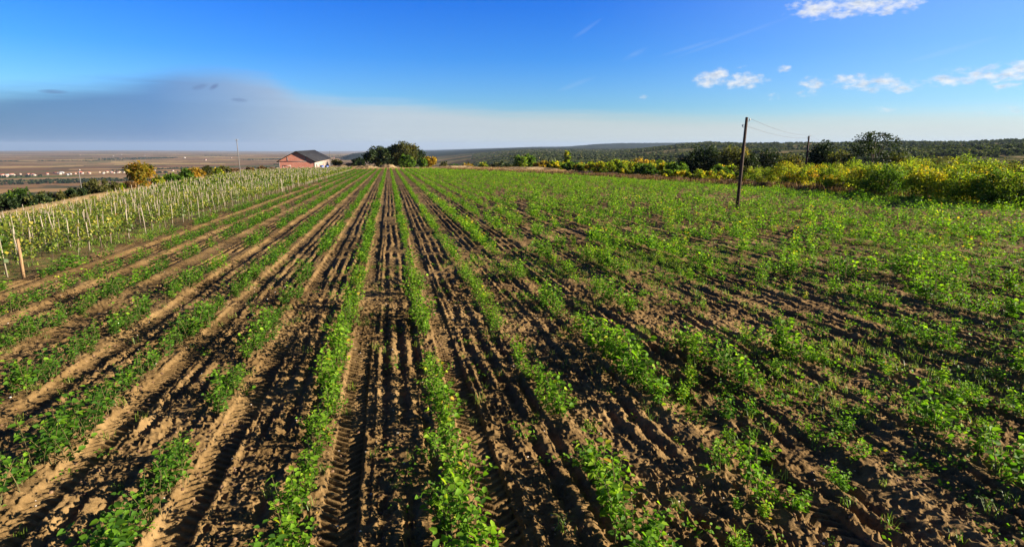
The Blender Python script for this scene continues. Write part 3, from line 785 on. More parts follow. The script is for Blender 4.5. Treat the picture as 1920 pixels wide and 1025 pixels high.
# ------------------------------------------------------------------ earth mounds at the field end
M_mound = plain_mat('dry_mound_earth', [(.3, (.07, .05, .025)), (.5, (.19, .125, .06)), (.75, (.30, .22, .12))], .5, .95, (1, 1, 1), .1)
def mound(px, dist, w, dp, h, label, seed):
    x, y, z = at(px, dist, 312)
    u = np.linspace(-1, 1, 44); U, Vv = np.meshgrid(u, u)
    q = np.clip(1-(U*U+Vv*Vv), 0, 1); Z = h*q**.8*(.6+.9*(fbm(U*2.2+seed, Vv*2.2, seed, 4)-.2))-.3
    V = np.stack([U*w, Vv*dp, Z], -1).reshape(-1, 3); n = 44; i = np.arange(n-1)[:, None]*n+np.arange(n-1)
    F = np.stack([i, i+1, i+n+1, i+n], -1).reshape(-1, 4)
    o = link('earth_mound', mesh_np('earth_mound', V, F, M_mound, smooth=True), None, (x, y, z)); tag(o, label, 'mound')
mound(730, 270, 7.0, 4, 2.4, 'tan dry earth mound in front of the big dark trees', 3)
mound(655, 290, 14, 5, 2.6, 'long pale low earth bank between barn and dark trees', 5)
mound(690, 262, 8, 4, 1.8, 'low brown heap at the end of the crop rows', 7)
mound(845, 262, 16, 4, 2.0, 'low dark brown grassy bank right of the big dark trees', 9)
mound(985, 215, 16, 4, 1.7, 'pinkish dry bank below the pair of round trees', 11)

# ------------------------------------------------------------------ trees and bushes
def crown(g, h, w, base, ncl, nl, leaf, shape='round'):
    cz0 = base*h
    cs = []
    for k in range(ncl):
        if shape == 'poplar':
            t = g.random(); p = np.array([g.normal()*w*.16, g.normal()*w*.16, cz0+(h-cz0)*t]); r = w*.24*(1-.6*t)
        elif shape == 'cedar':
            lv = k % 9; t = (lv+.5)/9+g.normal()*.025; th = g.uniform(0, 6.28); rad_ = w*.47*math.sqrt(max(.06, 1-((t-.42)/.62)**2))*math.sqrt(g.uniform(.1, 1))
            p = np.array([math.cos(th)*rad_, math.sin(th)*rad_, cz0+(h-cz0)*(t*.95)]); r = w*g.uniform(.10, .17)
        else:
            d = g.normal(size=3); d /= np.linalg.norm(d); rr = g.uniform(.35, .98)**.6
            p = np.array([d[0]*w*.40*rr, d[1]*w*.40*rr, cz0+(h-cz0)*(.5+.40*d[2]*rr)]); r = min(w, h)*g.uniform(.15, .27)
        cs.append((p, r))
    P, O, T = [], [], []
    nl = int(nl*1.5); per = max(6, nl//ncl)
    for p, r in cs:
        d = g.normal(size=(per, 3)); d /= np.linalg.norm(d, axis=1)[:, None]
        q = d*(g.random((per, 1))**.45)*r*[1, 1, .42 if shape == 'cedar' else .85]
        P.append(p+q); O.append(d); T.append(np.clip(.44+g.normal()*.25+g.normal(size=per)*.13, 0, 1))
    P = np.concatenate(P); O = np.concatenate(O); T = np.concatenate(T)
    P[:, 2] = np.maximum(P[:, 2], .05)
    a, wn = rot_frame(len(P), .25, g)
    wn = wn+.8*O; wn -= (wn*a).sum(1)[:, None]*a; wn /= np.linalg.norm(wn, axis=1)[:, None]+1e-9
    L = leaf*g.uniform(.6, 1.4, len(P))
    V, F = leaves1(P, a, wn, L, L*.7)
    return V, F, np.repeat(T, 4), cs
_seed = [900]
def tree(name, px, py, dist, wpx, pal, label, cat='tree', shape='round', base=.18, ncl=26, nl=1500, group=None, leaf=None, bare=0):
    _seed[0] += 1; g = np.random.default_rng(_seed[0])
    x, y, z = at(px, dist, max(py, 275)); h = max(1.2, top_h(px, py, dist, z)); w = wpx*dist/FPX
    if leaf is None: leaf = max(.16, dist*.0030)
    V, F, T, cs = crown(g, h, w, base, ncl, nl, leaf, shape)
    root = link(name, None, None, (x, y, z)); tag(root, label, cat, group)
    link('crown', mesh_np('crown', V, F, MT[pal], tint=T), root)
    S = MB(); r0 = max(.06, h*.022)
    top = h*(.85 if shape in ('cedar', 'poplar') else .6)
    S.tube([[0, 0, -.3], [g.normal()*.03*h, g.normal()*.03*h, top*.5], [0, 0, top]], [r0*1.3, r0, r0*.4], 6)
    for p, r in cs[:: max(1, len(cs)//9)]:
        s = np.array([0, 0, min(max(p[2]*.45, .2), top)])
        S.tube([s, (s+p)/2+[0, 0, .04*h], p], [r0*.5, r0*.35, r0*.15], 4, False)
    link('trunk', S.build('trunk', M_bark), root)
    return root

# clump beyond the field end
tree('broadleaf_tree', 708, 274, 296, 62, 'dark', 'dark dense tree at left of the big clump behind the mound', ncl=52, nl=4200, base=.0)
tree('broadleaf_tree', 732, 271, 300, 66, 'dark', 'dark dense tree in the middle of the big clump behind the mound', ncl=52, nl=4200, base=.0)
tree('broadleaf_tree', 757, 266, 298, 54, 'olive', 'tallest olive-green tree of the big clump', ncl=52, nl=4200, base=.0)
tree('broadleaf_tree', 776, 272, 302, 40, 'dark', 'dark tree at right end of the big clump', ncl=30, nl=1800, base=.05)
tree('round_bush', 763, 288, 272, 33, 'green', 'round green bush in front of the big dark clump', 'bush', ncl=26, nl=1600, base=.02)
tree('round_bush', 672, 297, 290, 28, 'dark', 'low dark bush left of the big clump', 'bush', base=.02)
tree('round_bush', 632, 297, 300, 16, 'olive', 'small olive bush beside the barn end', 'bush', base=.02, nl=700)
tree('round_bush', 805, 292, 285, 26, 'orange', 'small orange autumn bush right of the big clump', 'bush', base=.02)
tree('round_bush', 793, 297, 280, 15, 'green', 'small green bush touching the orange bush', 'bush', base=.02, nl=700)
for i, (px, py, d_, w, pal, lab) in enumerate([
    (830, 302, 330, 20, 'olive', 'low olive scrub bush right of the orange bush'), (852, 304, 340, 22, 'green', 'low green scrub bush behind the brown bank'),
    (878, 305, 320, 20, 'orange', 'low tan scrub bush behind the brown bank'), (908, 304, 330, 20, 'lime', 'bright green scrub bush left of the round tree pair'),
    (930, 303, 340, 26, 'olive', 'olive scrub bush close left of the round tree pair'), (950, 307, 300, 18, 'dark', 'small dark scrub bush at the foot of the round tree pair')]):
    tree('scrub_bush', px, py, d_, w, pal, lab, 'bush', base=.02, nl=700, group='scrub bushes beyond the field end')
tree('round_tree', 975, 290, 262, 26, 'green', 'round green tree, left one of the pair beyond the field', base=.05)
tree('round_tree', 994, 290, 268, 26, 'green', 'round green tree, right one of the pair beyond the field', base=.05)
tree('poplar_tree', 1064, 284, 290, 13, 'yellow', 'slender golden poplar standing alone', 'tree', 'poplar', .08, 26, 1300)
for i, (px, py, d_, w, pal, lab) in enumerate([
    (1020, 307, 235, 34, 'orange', 'low orange bush right of the round tree pair'), (1045, 308, 222, 30, 'yellow', 'low yellow bush left of the poplar foot'),
    (1070, 310, 205, 26, 'green', 'small dark green bush at the poplar foot'), (1092, 311, 200, 26, 'lime', 'low lime bush right of the poplar'),
    (1128, 306, 176, 44, 'yellow', 'wide yellow bush at the field edge right of the poplar'), (1160, 304, 186, 40, 'lime', 'tall olive-lime bush behind the wide yellow bush'),
    (1185, 310, 160, 40, 'yellow', 'bright yellow bush in the middle of the far hedge'), (1212, 312, 150, 30, 'green', 'dark green bush between the yellow hedge bushes'),
    (1205, 300, 180, 40, 'orange', 'amber bush rising behind the far hedge'), (1240, 302, 165, 46, 'yellow', 'amber-yellow bush left of the dark trees'),
    (1268, 308, 148, 34, 'green', 'green bush in front of the dark trees, left'), (1258, 322, 132, 40, 'yellow', 'low yellow bush at the grass edge left of the near pole'),
    (1300, 322, 122, 50, 'yellow', 'golden bush at the grass edge before the dark trees'), (1340, 324, 114, 50, 'yellow', 'golden-yellow bush immediately left of the near pole')]):
    tree('hedge_bush', px, py-5, d_*1.04, w*1.65, pal, lab, 'bush', base=-.12, ncl=40, nl=1700, group='bushes of the right hedge')
tree('broadleaf_tree', 1325, 272, 185, 76, 'dark', 'big dark tree left of the near pole behind the hedge', ncl=40, nl=3000, base=.04)
tree('broadleaf_tree', 1296, 288, 180, 50, 'dark', 'dark lower tree left of the big dark tree', base=.04, nl=1800)
tree('broadleaf_tree', 1372, 266, 178, 70, 'olive', 'thin-leaved olive and yellow tree directly behind the near pole', ncl=34, nl=1500, base=.05)
tree('broadleaf_tree', 1402, 284, 180, 56, 'dark', 'dark tree just right of the near pole', base=.04, nl=1800)
tree('broadleaf_tree', 1448, 280, 185, 60, 'dark', 'dark tree behind the hedge midway between the two poles', base=.04, nl=1800)
tree('broadleaf_tree', 1488, 288, 170, 50, 'olive', 'olive tree behind the hedge just left of the hedge pole', base=.04, nl=1500)
tree('broadleaf_tree', 1548, 262, 165, 52, 'dark', 'round dark tree right of the hedge pole on the skyline', ncl=52, nl=4200, base=.0)
tree('broadleaf_tree', 1580, 282, 155, 44, 'olive', 'olive brown tree between the round dark tree and the conifer', base=.05)
tree('cedar_tree', 1640, 246, 132, 84, 'dark', 'tall dark layered conifer breaking the skyline on the right', 'tree', 'cedar', .12, 80, 3000, leaf=.34)
tree('broadleaf_tree', 1690, 284, 136, 50, 'olive', 'olive tree right of the layered conifer', base=.05)
HB = [
    (1392, 322, 96, 60, 'lime', 'yellow-green bush right behind the foot of the near pole'), (1432, 312, 90, 64, 'lime', 'olive-green hedge bush right of the near pole'),
    (1470, 303, 84, 66, 'yellow', 'large golden hedge bush between the poles'), (1505, 308, 78, 56, 'yellow', 'golden hedge bush under the hedge pole'),
    (1538, 302, 80, 60, 'lime', 'lime hedge bush right of the hedge pole'), (1566, 300, 82, 54, 'yellow', 'tall amber hedge bush below the round dark tree'),
    (1575, 325, 70, 50, 'yellow', 'low orange-yellow bush at the hedge front below the round dark tree'), (1612, 296, 72, 66, 'lime', 'lime green bush left of and below the layered conifer'),
    (1640, 302, 66, 64, 'lime', 'large yellow-green bush directly below the layered conifer'), (1672, 304, 64, 66, 'green', 'large dark green bush right of the conifer'),
    (1704, 298, 68, 60, 'lime', 'lime bush right of the dark green hedge bush'), (1722, 290, 84, 70, 'lime', 'tall lime bush in the back row right of the conifer'),
    (1745, 312, 60, 66, 'yellow', 'yellow and green bush at the hedge front, right part'), (1775, 304, 62, 64, 'yellow', 'golden bush with green base in the right part of the hedge'),
    (1770, 286, 86, 80, 'olive', 'olive yellow bush in the back row of the right hedge'), (1812, 312, 58, 64, 'lime', 'lime bush right of the golden bush at the hedge front'),
    (1822, 288, 80, 84, 'lime', 'tall olive-lime bush in the back row near right edge'), (1850, 316, 56, 62, 'yellow', 'low yellow bush near the right edge of the photo'),
    (1880, 312, 55, 70, 'green', 'dark green bush near the right edge of the photo'), (1872, 292, 76, 80, 'yellow', 'amber yellow bush in the back row near the right edge'),
    (1925, 310, 54, 80, 'lime', 'lime green bush cut by the right edge of the photo'), (1925, 298, 72, 90, 'olive', 'olive bush in the back row cut by the right edge'),
    (1980, 312, 54, 90, 'lime', 'lime bush beyond the right edge')]
for px, py, d_, w, pal, lab in HB:
    if px > 1960: continue
    tree('hedge_bush', px, py, d_*1.28, w*1.25, pal, lab, 'bush', base=-.12, ncl=44, nl=3000, group='bushes of the right hedge', leaf=.2)

BR = np.random.default_rng(77)
for i in range(18):
    px = 1015+i*22+BR.uniform(-6, 6); d0 = np.interp(px, [1015, 1140, 1280, 1400], [250, 195, 165, 140])*BR.uniform(1.02, 1.2)
    py = np.interp(px, [1015, 1140, 1280, 1400], [305, 303, 304, 306])+BR.uniform(-2, 6)
    pal = ['lime', 'yellow', 'olive', 'green', 'lime', 'olive'][i % 6]
    tree('scrub_bush', px, py, d0, BR.uniform(34, 52), pal, f"{dict(lime='yellow-green', yellow='golden', olive='olive', green='green')[pal]} scrub bush, {nth(i)} from the left behind the far hedge", 'bush', base=-.1, nl=900, group='scrub bushes behind the far hedge')
# left slope trees
tree('autumn_tree', 262, 300, 132, 50, 'gold', 'golden tree standing alone above the left vineyard', ncl=34, nl=2400, base=.0)
tree('round_bush', 185, 338, 116, 66, 'olive', 'wide olive-green bush beside the faint grey pole', 'bush', base=.0, nl=1800)
tree('round_bush', 222, 348, 118, 24, 'yellow', 'small yellow bush left of the golden tree', 'bush', base=.0, nl=800)
tree('round_bush', 140, 352, 112, 40, 'dark', 'dark bush left of the faint grey pole', 'bush', base=.0)
tree('round_bush', 95, 358, 110, 70, 'olive', 'brown-olive bushes low on the left slope', 'bush', base=.0)
tree('round_bush', 28, 352, 106, 44, 'green', 'dark green bush at the far left edge of the slope', 'bush', base=.0)
tree('round_bush', 60, 362, 100, 50, 'dark', 'dark bush above the yellow grass strip on the left', 'bush', base=.0)
tree('round_bush', 4, 364, 98, 44, 'dark', 'dark bush cut by the left edge of the photo', 'bush', base=.0)
tree('round_bush', 240, 352, 126, 26, 'brown', 'brown bush at the foot of the golden tree', 'bush', base=.0, nl=800)
tree('round_bush', 297, 332, 150, 24, 'lime', 'small olive bush right of the golden tree', 'bush', base=.0, nl=800)
for px, py, d_, w, pal, lab in [(324, 326, 165, 30, 'green', 'round dark green tree right of the golden tree'), (346, 317, 172, 22, 'green', 'green tree left of the rust-brown tree'),
    (366, 315, 176, 32, 'orange', 'rust-brown autumn tree behind the vineyard'), (385, 312, 186, 24, 'olive', 'olive tree right of the rust-brown tree'),
    (403, 313, 192, 26, 'lime', 'light olive tree in the row left of the concrete pole'), (420, 312, 198, 24, 'olive', 'olive-brown tree close left of the concrete pole'),
    (438, 316, 205, 18, 'brown', 'small brown tree left of the concrete pole'), (468, 315, 225, 18, 'brown', 'small reddish bush right of the concrete pole'),
    (492, 311, 235, 14, 'brown', 'small dark brown tree close left of the barn'), (510, 316, 240, 14, 'brown', 'tiny brown bush touching the barn corner')]:
    tree('row_tree', px, py, d_, w, pal, lab, 'tree', base=.0, nl=900, group='trees behind the vineyard')

# ------------------------------------------------------------------ far woods (one mass) and the village
def blob_variant(seed, n, leaf):
    g = np.random.default_rng(seed)
    d = g.normal(size=(n, 3)); d /= np.linalg.norm(d, axis=1)[:, None]
    P = d*(g.random((n, 1))**.4)*[.46, .46, .42]+[0, 0, .5]
    a, w = rot_frame(n, .2, g); w = w+d; w -= (w*a).sum(1)[:, None]*a; w /= np.linalg.norm(w, axis=1)[:, None]+1e-9
    V, F = leaves1(P-a*leaf*.5, a, w, leaf*g.uniform(.7, 1.3, n), leaf*.9)
    return V, F, np.repeat(np.clip(.4+g.normal(size=n)*.18, 0, 1), 4)
BW = [blob_variant(800+s, 60, .3) for s in range(6)]; BF = [blob_variant(820+s, 22, .48) for s in range(6)]
def woods(n, r0, r1, a0, a1, keep, h0, h1, vs, dens_s=0):
    r = np.exp(RNG.uniform(math.log(r0), math.log(r1), n)); a = RNG.uniform(a0, a1, n); x, y = r*np.sin(a), r*np.cos(a)
    k = RNG.random(n) < keep(x, y, r, a); x, y = x[k], y[k]
    P = np.column_stack([x, y, macro(x, y)-.4]); m = len(P)
    return (vs, P, RNG.uniform(0, 6.28, m), RNG.uniform(h0, h1, m), (fbm(x/90, y/90, 97, 2)-.5)*.7+RNG.normal(size=m)*.1)
kw = lambda lo, hi, sc: (lambda x, y, r, a: sstep(lo, hi, fbm(x/sc, y/sc, 95, 3)))
dd = lambda x, y: macro(x, y, True)[2]
W_ = [woods(5000, 330, 800, rad(2), rad(58), lambda x, y, r, a: sstep(.4, .6, fbm(x/60, y/60, 95, 3))*(dd(x, y) > 25), 4, 8, BW),
      woods(9000, 800, 2700, rad(5), rad(58), lambda x, y, r, a: sstep(.47, .56, fbm(x/220, y/130, 96, 3)), 5, 11, BF),
      woods(7000, 2000, 5200, rad(8), rad(58), lambda x, y, r, a: sstep(.46, .54, fbm(x/420, y/260, 98, 3)), 6, 11, BF),
      woods(1500, 180, 420, rad(-38), rad(-13), lambda x, y, r, a: (dd(x, y) > 25)*.5*sstep(.4, .6, fbm(x/40, y/40, 95, 3)), 4, 8, BW)]
M_woods = leaf_mat('woods_foliage', [(0, (.022, .034, .014)), (.45, (.07, .086, .032)), (.85, (.13, .135, .05)), (1, (.20, .16, .055))], .2, .05, .8, 0)
multi('woods', W_, M_woods)
# tree belts on the plain
tx = []
for k in range(26):
    r = 2200+RNG.random()**1.5*9000; a = RNG.uniform(rad(-37), rad(-4)); L_ = RNG.uniform(150, 900); th = RNG.uniform(-.5, .5)+rad(-24)
    m = int(L_/7); t = RNG.uniform(-.5, .5, m)*L_
    tx.append(np.column_stack([r*math.sin(a)+t*math.cos(th)+RNG.normal(size=m)*14, r*math.cos(a)-t*math.sin(th)+RNG.normal(size=m)*14]))
tx = np.concatenate(tx); n = len(tx); P = np.column_stack([tx, macro(tx[:, 0], tx[:, 1])-.5])
o = multi('tree_belts', [(BF, P, RNG.uniform(0, 6.28, n), RNG.uniform(8, 14, n), RNG.normal(size=n)*.1)], MT['dark'])

WALLS = [plain_mat('white_house_wall', [(.2, (.26, .245, .23)), (.8, (.34, .325, .30))], .3), plain_mat('cream_house_wall', [(.2, (.36, .29, .22)), (.8, (.46, .39, .31))], .3)]
ROOFS = [plain_mat('red_tile_roof', [(.2, (.30, .09, .06)), (.8, (.42, .15, .10))], .6), plain_mat('brown_tile_roof', [(.2, (.17, .09, .06)), (.8, (.26, .14, .10))], .6), plain_mat('grey_roof', [(.2, (.25, .24, .24)), (.8, (.36, .35, .34))], .6)]
HW, HR = {}, {}
def house_mesh(wi, ri, s):
    w, l, e, a = [(5, 7, 5, 9), (6, 9, 6, 10), (5, 12, 4.5, 8)][s]
    if (wi, s) not in HW:
        S = MB(); S.add([(-w, -l, -2), (w, -l, -2), (w, l, -2), (-w, l, -2), (-w, -l, e), (w, -l, e), (w, l, e), (-w, l, e), (0, -l, a-.2), (0, l, a-.2)], [(0, 1, 5, 4), (1, 2, 6, 5), (2, 3, 7, 6), (3, 0, 4, 7)], [(4, 5, 8), (6, 7, 9)])
        HW[wi, s] = S.build('wall', WALLS[wi])
    if (ri, s) not in HR:
        S = MB(); o_ = .6; sl_ = (a-e)/w
        for sg in (-1, 1):
            v = [(0, -l-o_, a), (sg*(w+o_), -l-o_, e-sl_*o_), (sg*(w+o_), l+o_, e-sl_*o_), (0, l+o_, a)]
            S.add(v+[(p, q, r+.3) for p, q, r in v], [(0, 1, 2, 3), (7, 6, 5, 4), (0, 4, 5, 1), (1, 5, 6, 2), (2, 6, 7, 3)])
        HR[ri, s] = S.build('roof', ROOFS[ri])
    return HW[wi, s], HR[ri, s]
HG = np.random.default_rng(5)
spots = []
for i in range(46):
    px = 2+325*HG.random()**1.15; py = np.interp(px, [0, 60, 130, 330], [330, 329, 326, 322])+HG.normal()*1.6*(1 if px < 140 else .5); spots.append((px, py))
for i in range(7): spots.append((300+HG.random()*330, 297+HG.normal()*2))
for i in range(4): spots.append((150+HG.random()*140, 292+HG.normal()*1))
spots.sort()
for i, (px, py) in enumerate(spots):
    az, el = azel(px, py); r = 150/math.tan(-el)
    for _ in range(6): r = (H-(-150-r*r/1.2742e7))/math.tan(-el)
    x, y = r*math.sin(az), r*math.cos(az); z = float(macro(np.array([x]), np.array([y]))[0])
    wi, ri, s = int(HG.random() < .5), int(HG.choice([0, 0, 1, 2])), int(HG.integers(0, 3))
    sc = .9 if py > 310 else 1.15
    root = link('village_house', None, None, (x, y, z), HG.uniform(0, 3.14), sc)
    rc = ['red', 'brown', 'grey'][ri]; wc = ['white', 'cream'][wi]; sh = ['small', 'tall', 'long'][s]
    zone = 'in the village at far left' if py > 310 and px < 140 else 'in the loose right part of the village' if py > 310 else 'far out near the horizon'
    tag(root, f'{sh} {wc} house with {rc} roof {zone}', 'house', f'{sh} {wc} {rc}-roofed houses {zone}')
    a, b = house_mesh(wi, ri, s); link('wall', a, root); link('roof', b, root)

# ------------------------------------------------------------------ sky
w = bpy.data.worlds.new('World'); bpy.context.scene.world = w; w.use_nodes = True
nt = w.node_tree; nt.nodes.clear()
sky = nt.nodes.new('ShaderNodeTexSky'); sky.sky_type = 'NISHITA'; sky.sun_disc = False
sky.sun_elevation = SUN_EL; sky.sun_rotation = SUN_AZ
sky.altitude = 200; sky.air_density = 1.0; sky.dust_density = .6; sky.ozone_density = 2.0
tc = nt.nodes.new('ShaderNodeTexCoord'); sx = nt.nodes.new('ShaderNodeSeparateXYZ'); nt.links.new(tc.outputs['Generated'], sx.inputs[0])
X_, Y_, Z_ = sx.outputs
AZ = mth(nt, 'MULTIPLY', mth(nt, 'ARCTAN2', X_, Y_), 180/math.pi)
EL = mth(nt, 'MULTIPLY', mth(nt, 'ARCSINE', Z_), 180/math.pi)
cb = nt.nodes.new('ShaderNodeCombineXYZ'); nt.links.new(AZ, cb.inputs[0]); nt.links.new(EL, cb.inputs[1])
def vec(sx_, sy_, off=0):
    m = nt.nodes.new('ShaderNodeVectorMath'); m.operation = 'MULTIPLY_ADD'; m.inputs[1].default_value = (sx_, sy_, 1); m.inputs[2].default_value = (off, off*.7, off)
    nt.links.new(cb.outputs[0], m.inputs[0]); return m.outputs[0]
SKY_TINT = [(0.0, (.55, .62, .72)), (.09, (.26, .48, .74)), (.2, (.115, .37, .78)), (.35, (.043, .28, .82)), (.55, (.022, .11, .36)), (1.0, (.014, .06, .20))]
tint = ramp(nt, mth(nt, 'DIVIDE', EL, 40.0, clamp=True), SKY_TINT)
base = mixc(nt, 1.0, sky.outputs[0], tint, 'MULTIPLY'); base = mixc(nt, 1.0, base, (1.55, 1.58, 1.66), 'MULTIPLY')
SKYSC = 1.0
# thin veil of cloud above the horizon, thicker and greyer on the left
bpts = [azel(*p) for p in [(-80, 150), (0, 149), (130, 143), (250, 134), (330, 119), (420, 121), (500, 136), (560, 165), (650, 178), (760, 184), (960, 198), (1150, 207), (1350, 210), (1600, 204), (1920, 198)]]
A0, A1 = -40., 64.
bnd = ramp(nt, mth(nt, 'DIVIDE', mth(nt, 'SUBTRACT', AZ, A0), A1-A0, clamp=True), [((math.degrees(a)-A0)/(A1-A0), (math.degrees(e)/12,)*3) for a, e in bpts])
bnd = mth(nt, 'MULTIPLY', bnd, 12)
n1 = noise_tex(nt, 1, 6, vec(.07, 1.1), .65)
edge = mth(nt, 'SUBTRACT', mth(nt, 'ADD', bnd, mth(nt, 'MULTIPLY', mth(nt, 'SUBTRACT', n1, .5), 1.9)), EL)
soft = ramp(nt, mth(nt, 'DIVIDE', mth(nt, 'SUBTRACT', AZ, A0), A1-A0, clamp=True), [(0, (.95,)*3), (.3, (.7,)*3), (.5, (.7,)*3), (1, (.75,)*3)])
veil = mth(nt, 'DIVIDE', mth(nt, 'ADD', edge, mth(nt, 'MULTIPLY', soft, .4)), mth(nt, 'MULTIPLY', soft, 3.0), clamp=True)
veil = mth(nt, 'MULTIPLY', sst(nt, veil, 0, 1), .88)
front = mth(nt, 'MULTIPLY', sst(nt, AZ, -95, -45), sst(nt, AZ, 125, 75))
veil = mth(nt, 'MULTIPLY', veil, front)
bankcol = ramp(nt, mth(nt, 'DIVIDE', mth(nt, 'SUBTRACT', AZ, A0), A1-A0, clamp=True),
               [(.03, (.08, .21, .44)), (.11, (.095, .225, .46)), (.2, (.125, .26, .54)), (.25, (.24, .37, .61)), (.317, (.46, .56, .70)), (.38, (.57, .65, .73)), (.55, (.60, .67, .69)), (.74, (.66, .73, .73)), (1, (.76, .83, .78))])
lown = noise_tex(nt, 1, 5, vec(.05, .8, 4.4), .6)
low = ramp(nt, mth(nt, 'ADD', mth(nt, 'DIVIDE', EL, 8.0), mth(nt, 'MULTIPLY', mth(nt, 'SUBTRACT', lown, .5), 1.3), clamp=True), [(0, (1.0, 1.0, 1.0)), (.35, (.97, .97, .98)), (.6, (1.05, 1.05, 1.05)), (1, (.9, .94, 1.0))])
bankcol = mixc(nt, 1.0, bankcol, low, 'MULTIPLY')
BANKSC = 1.0
# cumulus: ellipses broken up by noise
cl = None
def ell(px, py, wx, wy, amp=1.0):
    global cl
    a, e = azel(px, py); a, e = math.degrees(a), math.degrees(e)
    k = math.degrees(1/FPX)*.93
    dx = mth(nt, 'DIVIDE', mth(nt, 'SUBTRACT', AZ, a), wx*k); dy = mth(nt, 'DIVIDE', mth(nt, 'SUBTRACT', EL, e), wy*k)
    m = mth(nt, 'MULTIPLY', mth(nt, 'SUBTRACT', 1.0, mth(nt, 'ADD', mth(nt, 'MULTIPLY', dx, dx), mth(nt, 'MULTIPLY', dy, dy))), amp)
    m = mth(nt, 'MAXIMUM', m, -1.0)
    cl = m if cl is None else mth(nt, 'MAXIMUM', cl, m)
for c in [(1530, 12, 52, 24), (1600, 8, 70, 22), (1665, 10, 55, 18), (1335, 150, 36, 18), (1352, 140, 20, 13), (1392, 152, 46, 16), (1640, 156, 60, 15, .9), (1600, 150, 45, 12, .9), (1690, 160, 40, 12, .8),
          (1525, 155, 25, 12, .6), (1870, 138, 60, 16, .9), (1900, 134, 50, 16), (1790, 150, 44, 14, .75), (1800, 135, 30, 9, .75), (1468, 129, 15, 7, .8), (1452, 181, 14, 8, .7), (1206, 182, 12, 6, .6), (1390, 125, 12, 4, .6),
          (1665, 203, 28, 7, .5), (1880, 208, 34, 8, .5), (1520, 172, 20, 8, .5), (1890, 162, 24, 8, .6)]: ell(*c)
n2 = noise_tex(nt, 1, 9, vec(.85, 1.5, 3.1), .62)
dens = mth(nt, 'ADD', mth(nt, 'MULTIPLY', cl, .74), mth(nt, 'MULTIPLY', mth(nt, 'SUBTRACT', n2, .52), 2.7))
cmask = mth(nt, 'MULTIPLY', sst(nt, dens, 0, 1.05), .9)
n3 = noise_tex(nt, 1, 6, vec(1.3, 2.6, 9.2), .6)
ccol = ramp(nt, n3, [(.33, (.60, .66, .74)), (.55, (.92, .93, .93)), (.7, (1.0, .99, .96))])
# small dark scuds in the left bank and faint cirrus streaks
sc_d = None
def ell2(px, py, wx, wy, tilt):
    a, e = azel(px, py); a, e = math.degrees(a), math.degrees(e); k = math.degrees(1/FPX)*.93
    dx = mth(nt, 'SUBTRACT', AZ, a); dy = mth(nt, 'SUBTRACT', mth(nt, 'SUBTRACT', EL, e), mth(nt, 'MULTIPLY', dx, tilt))
    dx = mth(nt, 'DIVIDE', dx, wx*k); dy = mth(nt, 'DIVIDE', dy, wy*k)
    return mth(nt, 'SUBTRACT', 1.0, mth(nt, 'ADD', mth(nt, 'MULTIPLY', dx, dx), mth(nt, 'MULTIPLY', dy, dy)), clamp=True)
scud = None
for c in [(375, 163, 14, 5, .25), (401, 163, 9, 5, .5), (449, 188, 15, 4, -.05), (100, 172, 20, 4, 0)]:
    e_ = ell2(*c); scud = e_ if scud is None else mth(nt, 'MAXIMUM', scud, e_)
scud = mth(nt, 'MULTIPLY', mth(nt, 'MULTIPLY', scud, n2), 1.1, clamp=True)
cir = None
for c in [(1100, 55, 30, 5, .6), (1190, 102, 26, 6, .45), (1080, 158, 40, 6, .35), (1370, 72, 110, 4, .3), (1780, 95, 60, 5, .25), (1290, 90, 60, 4, .25)]:
    e_ = ell2(*c); cir = e_ if cir is None else mth(nt, 'MAXIMUM', cir, e_)
n4 = noise_tex(nt, 1, 5, vec(.5, 2.2, 5.5), .6)
cir = mth(nt, 'MULTIPLY', mth(nt, 'MULTIPLY', cir, n4), .13, clamp=True)
SK = .05
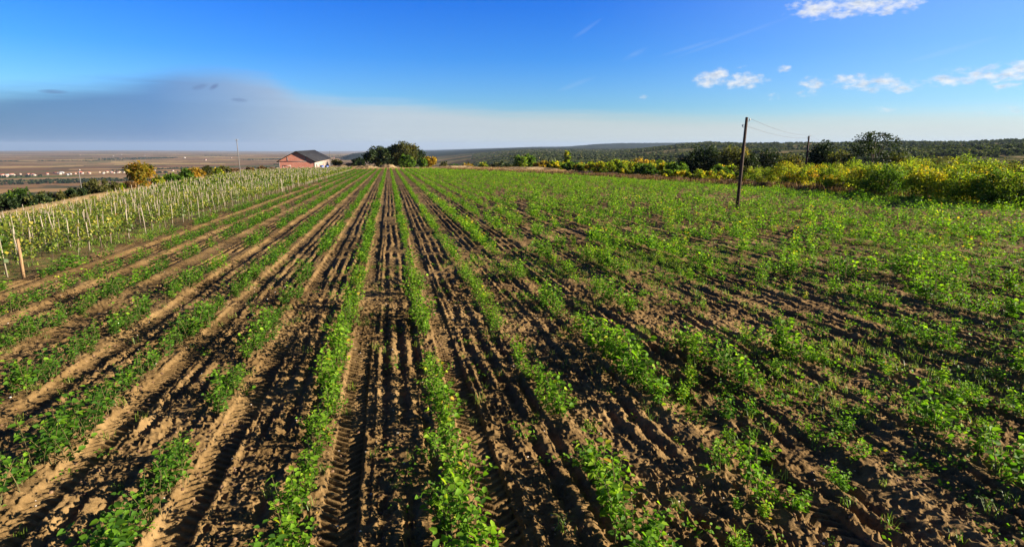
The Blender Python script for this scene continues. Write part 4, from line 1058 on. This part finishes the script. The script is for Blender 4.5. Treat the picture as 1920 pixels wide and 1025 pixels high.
# cloud colours are given as radiance; the Background strength scales everything, so divide by it
def rad_col(c, k): return mixc(nt, 1.0, c, (k, k, k), 'MULTIPLY')
KB, KC = 6.05, 6.05
base = mixc(nt, mth(nt, 'MULTIPLY', mth(nt, 'MULTIPLY', sst(nt, AZ, 14, 58), front), .30), base, (KC*.55, KC*.80, KC*1.0))
col = mixc(nt, cir, base, (KC*.8, KC*.85, KC*.9))
col = mixc(nt, veil, col, rad_col(bankcol, KB))
col = mixc(nt, scud, col, (KB*.13, KB*.20, KB*.40))
col = mixc(nt, cmask, col, rad_col(ccol, KC))
bg = nt.nodes.new('ShaderNodeBackground'); bg.inputs['Strength'].default_value = SK; nt.links.new(col, bg.inputs[0])
ow = nt.nodes.new('ShaderNodeOutputWorld'); nt.links.new(bg.outputs[0], ow.inputs['Surface'])

sun = bpy.data.lights.new('sun', 'SUN'); sun.energy = 5.0; sun.angle = rad(.53); sun.color = (1.0, .88, .70)
so = bpy.data.objects.new('sun', sun); C.objects.link(so)
from mathutils import Vector, Matrix
sd = Vector((math.sin(SUN_AZ)*math.cos(SUN_EL), math.cos(SUN_AZ)*math.cos(SUN_EL), math.sin(SUN_EL)))
so.rotation_euler = sd.to_track_quat('Z', 'Y').to_euler(); so.location = (60, -20, 60)

# ------------------------------------------------------------------ haze
HAZE = 2.4e-5
if HAZE:
    S = MB(); S.box((-48000, -48000, -480), (48000, 48000, 190))
    m, nt = new_mat('haze_air'); pv = nt.nodes.new('ShaderNodeVolumePrincipled')
    pv.inputs['Color'].default_value = (.38, .50, .70, 1); pv.inputs['Density'].default_value = HAZE; pv.inputs['Anisotropy'].default_value = .1
    oo = nt.nodes.new('ShaderNodeOutputMaterial'); nt.links.new(pv.outputs[0], oo.inputs['Volume'])
    o = link('haze', S.build('haze', m)); tag(o, kind='stuff')

# ------------------------------------------------------------------ camera
cam = bpy.data.cameras.new('camera'); cam.sensor_width = 36; cam.lens = 36*FPX/1920; cam.clip_end = 120000; cam.clip_start = .1
co = bpy.data.objects.new('camera', cam); C.objects.link(co)
R3 = Matrix((RT, UP, -FW)).transposed(); co.matrix_world = Matrix.Translation((0, 0, H)) @ R3.to_4x4()
sc = bpy.context.scene; sc.camera = co
sc.view_settings.view_transform = 'Standard'; sc.view_settings.look = 'None'; sc.view_settings.exposure = 1.72; sc.view_settings.gamma = 1
sc.cycles.max_bounces = 5; sc.cycles.diffuse_bounces = 2; sc.cycles.glossy_bounces = 1; sc.cycles.transmission_bounces = 3; sc.cycles.volume_bounces = 0
sc.cycles.use_denoising = True
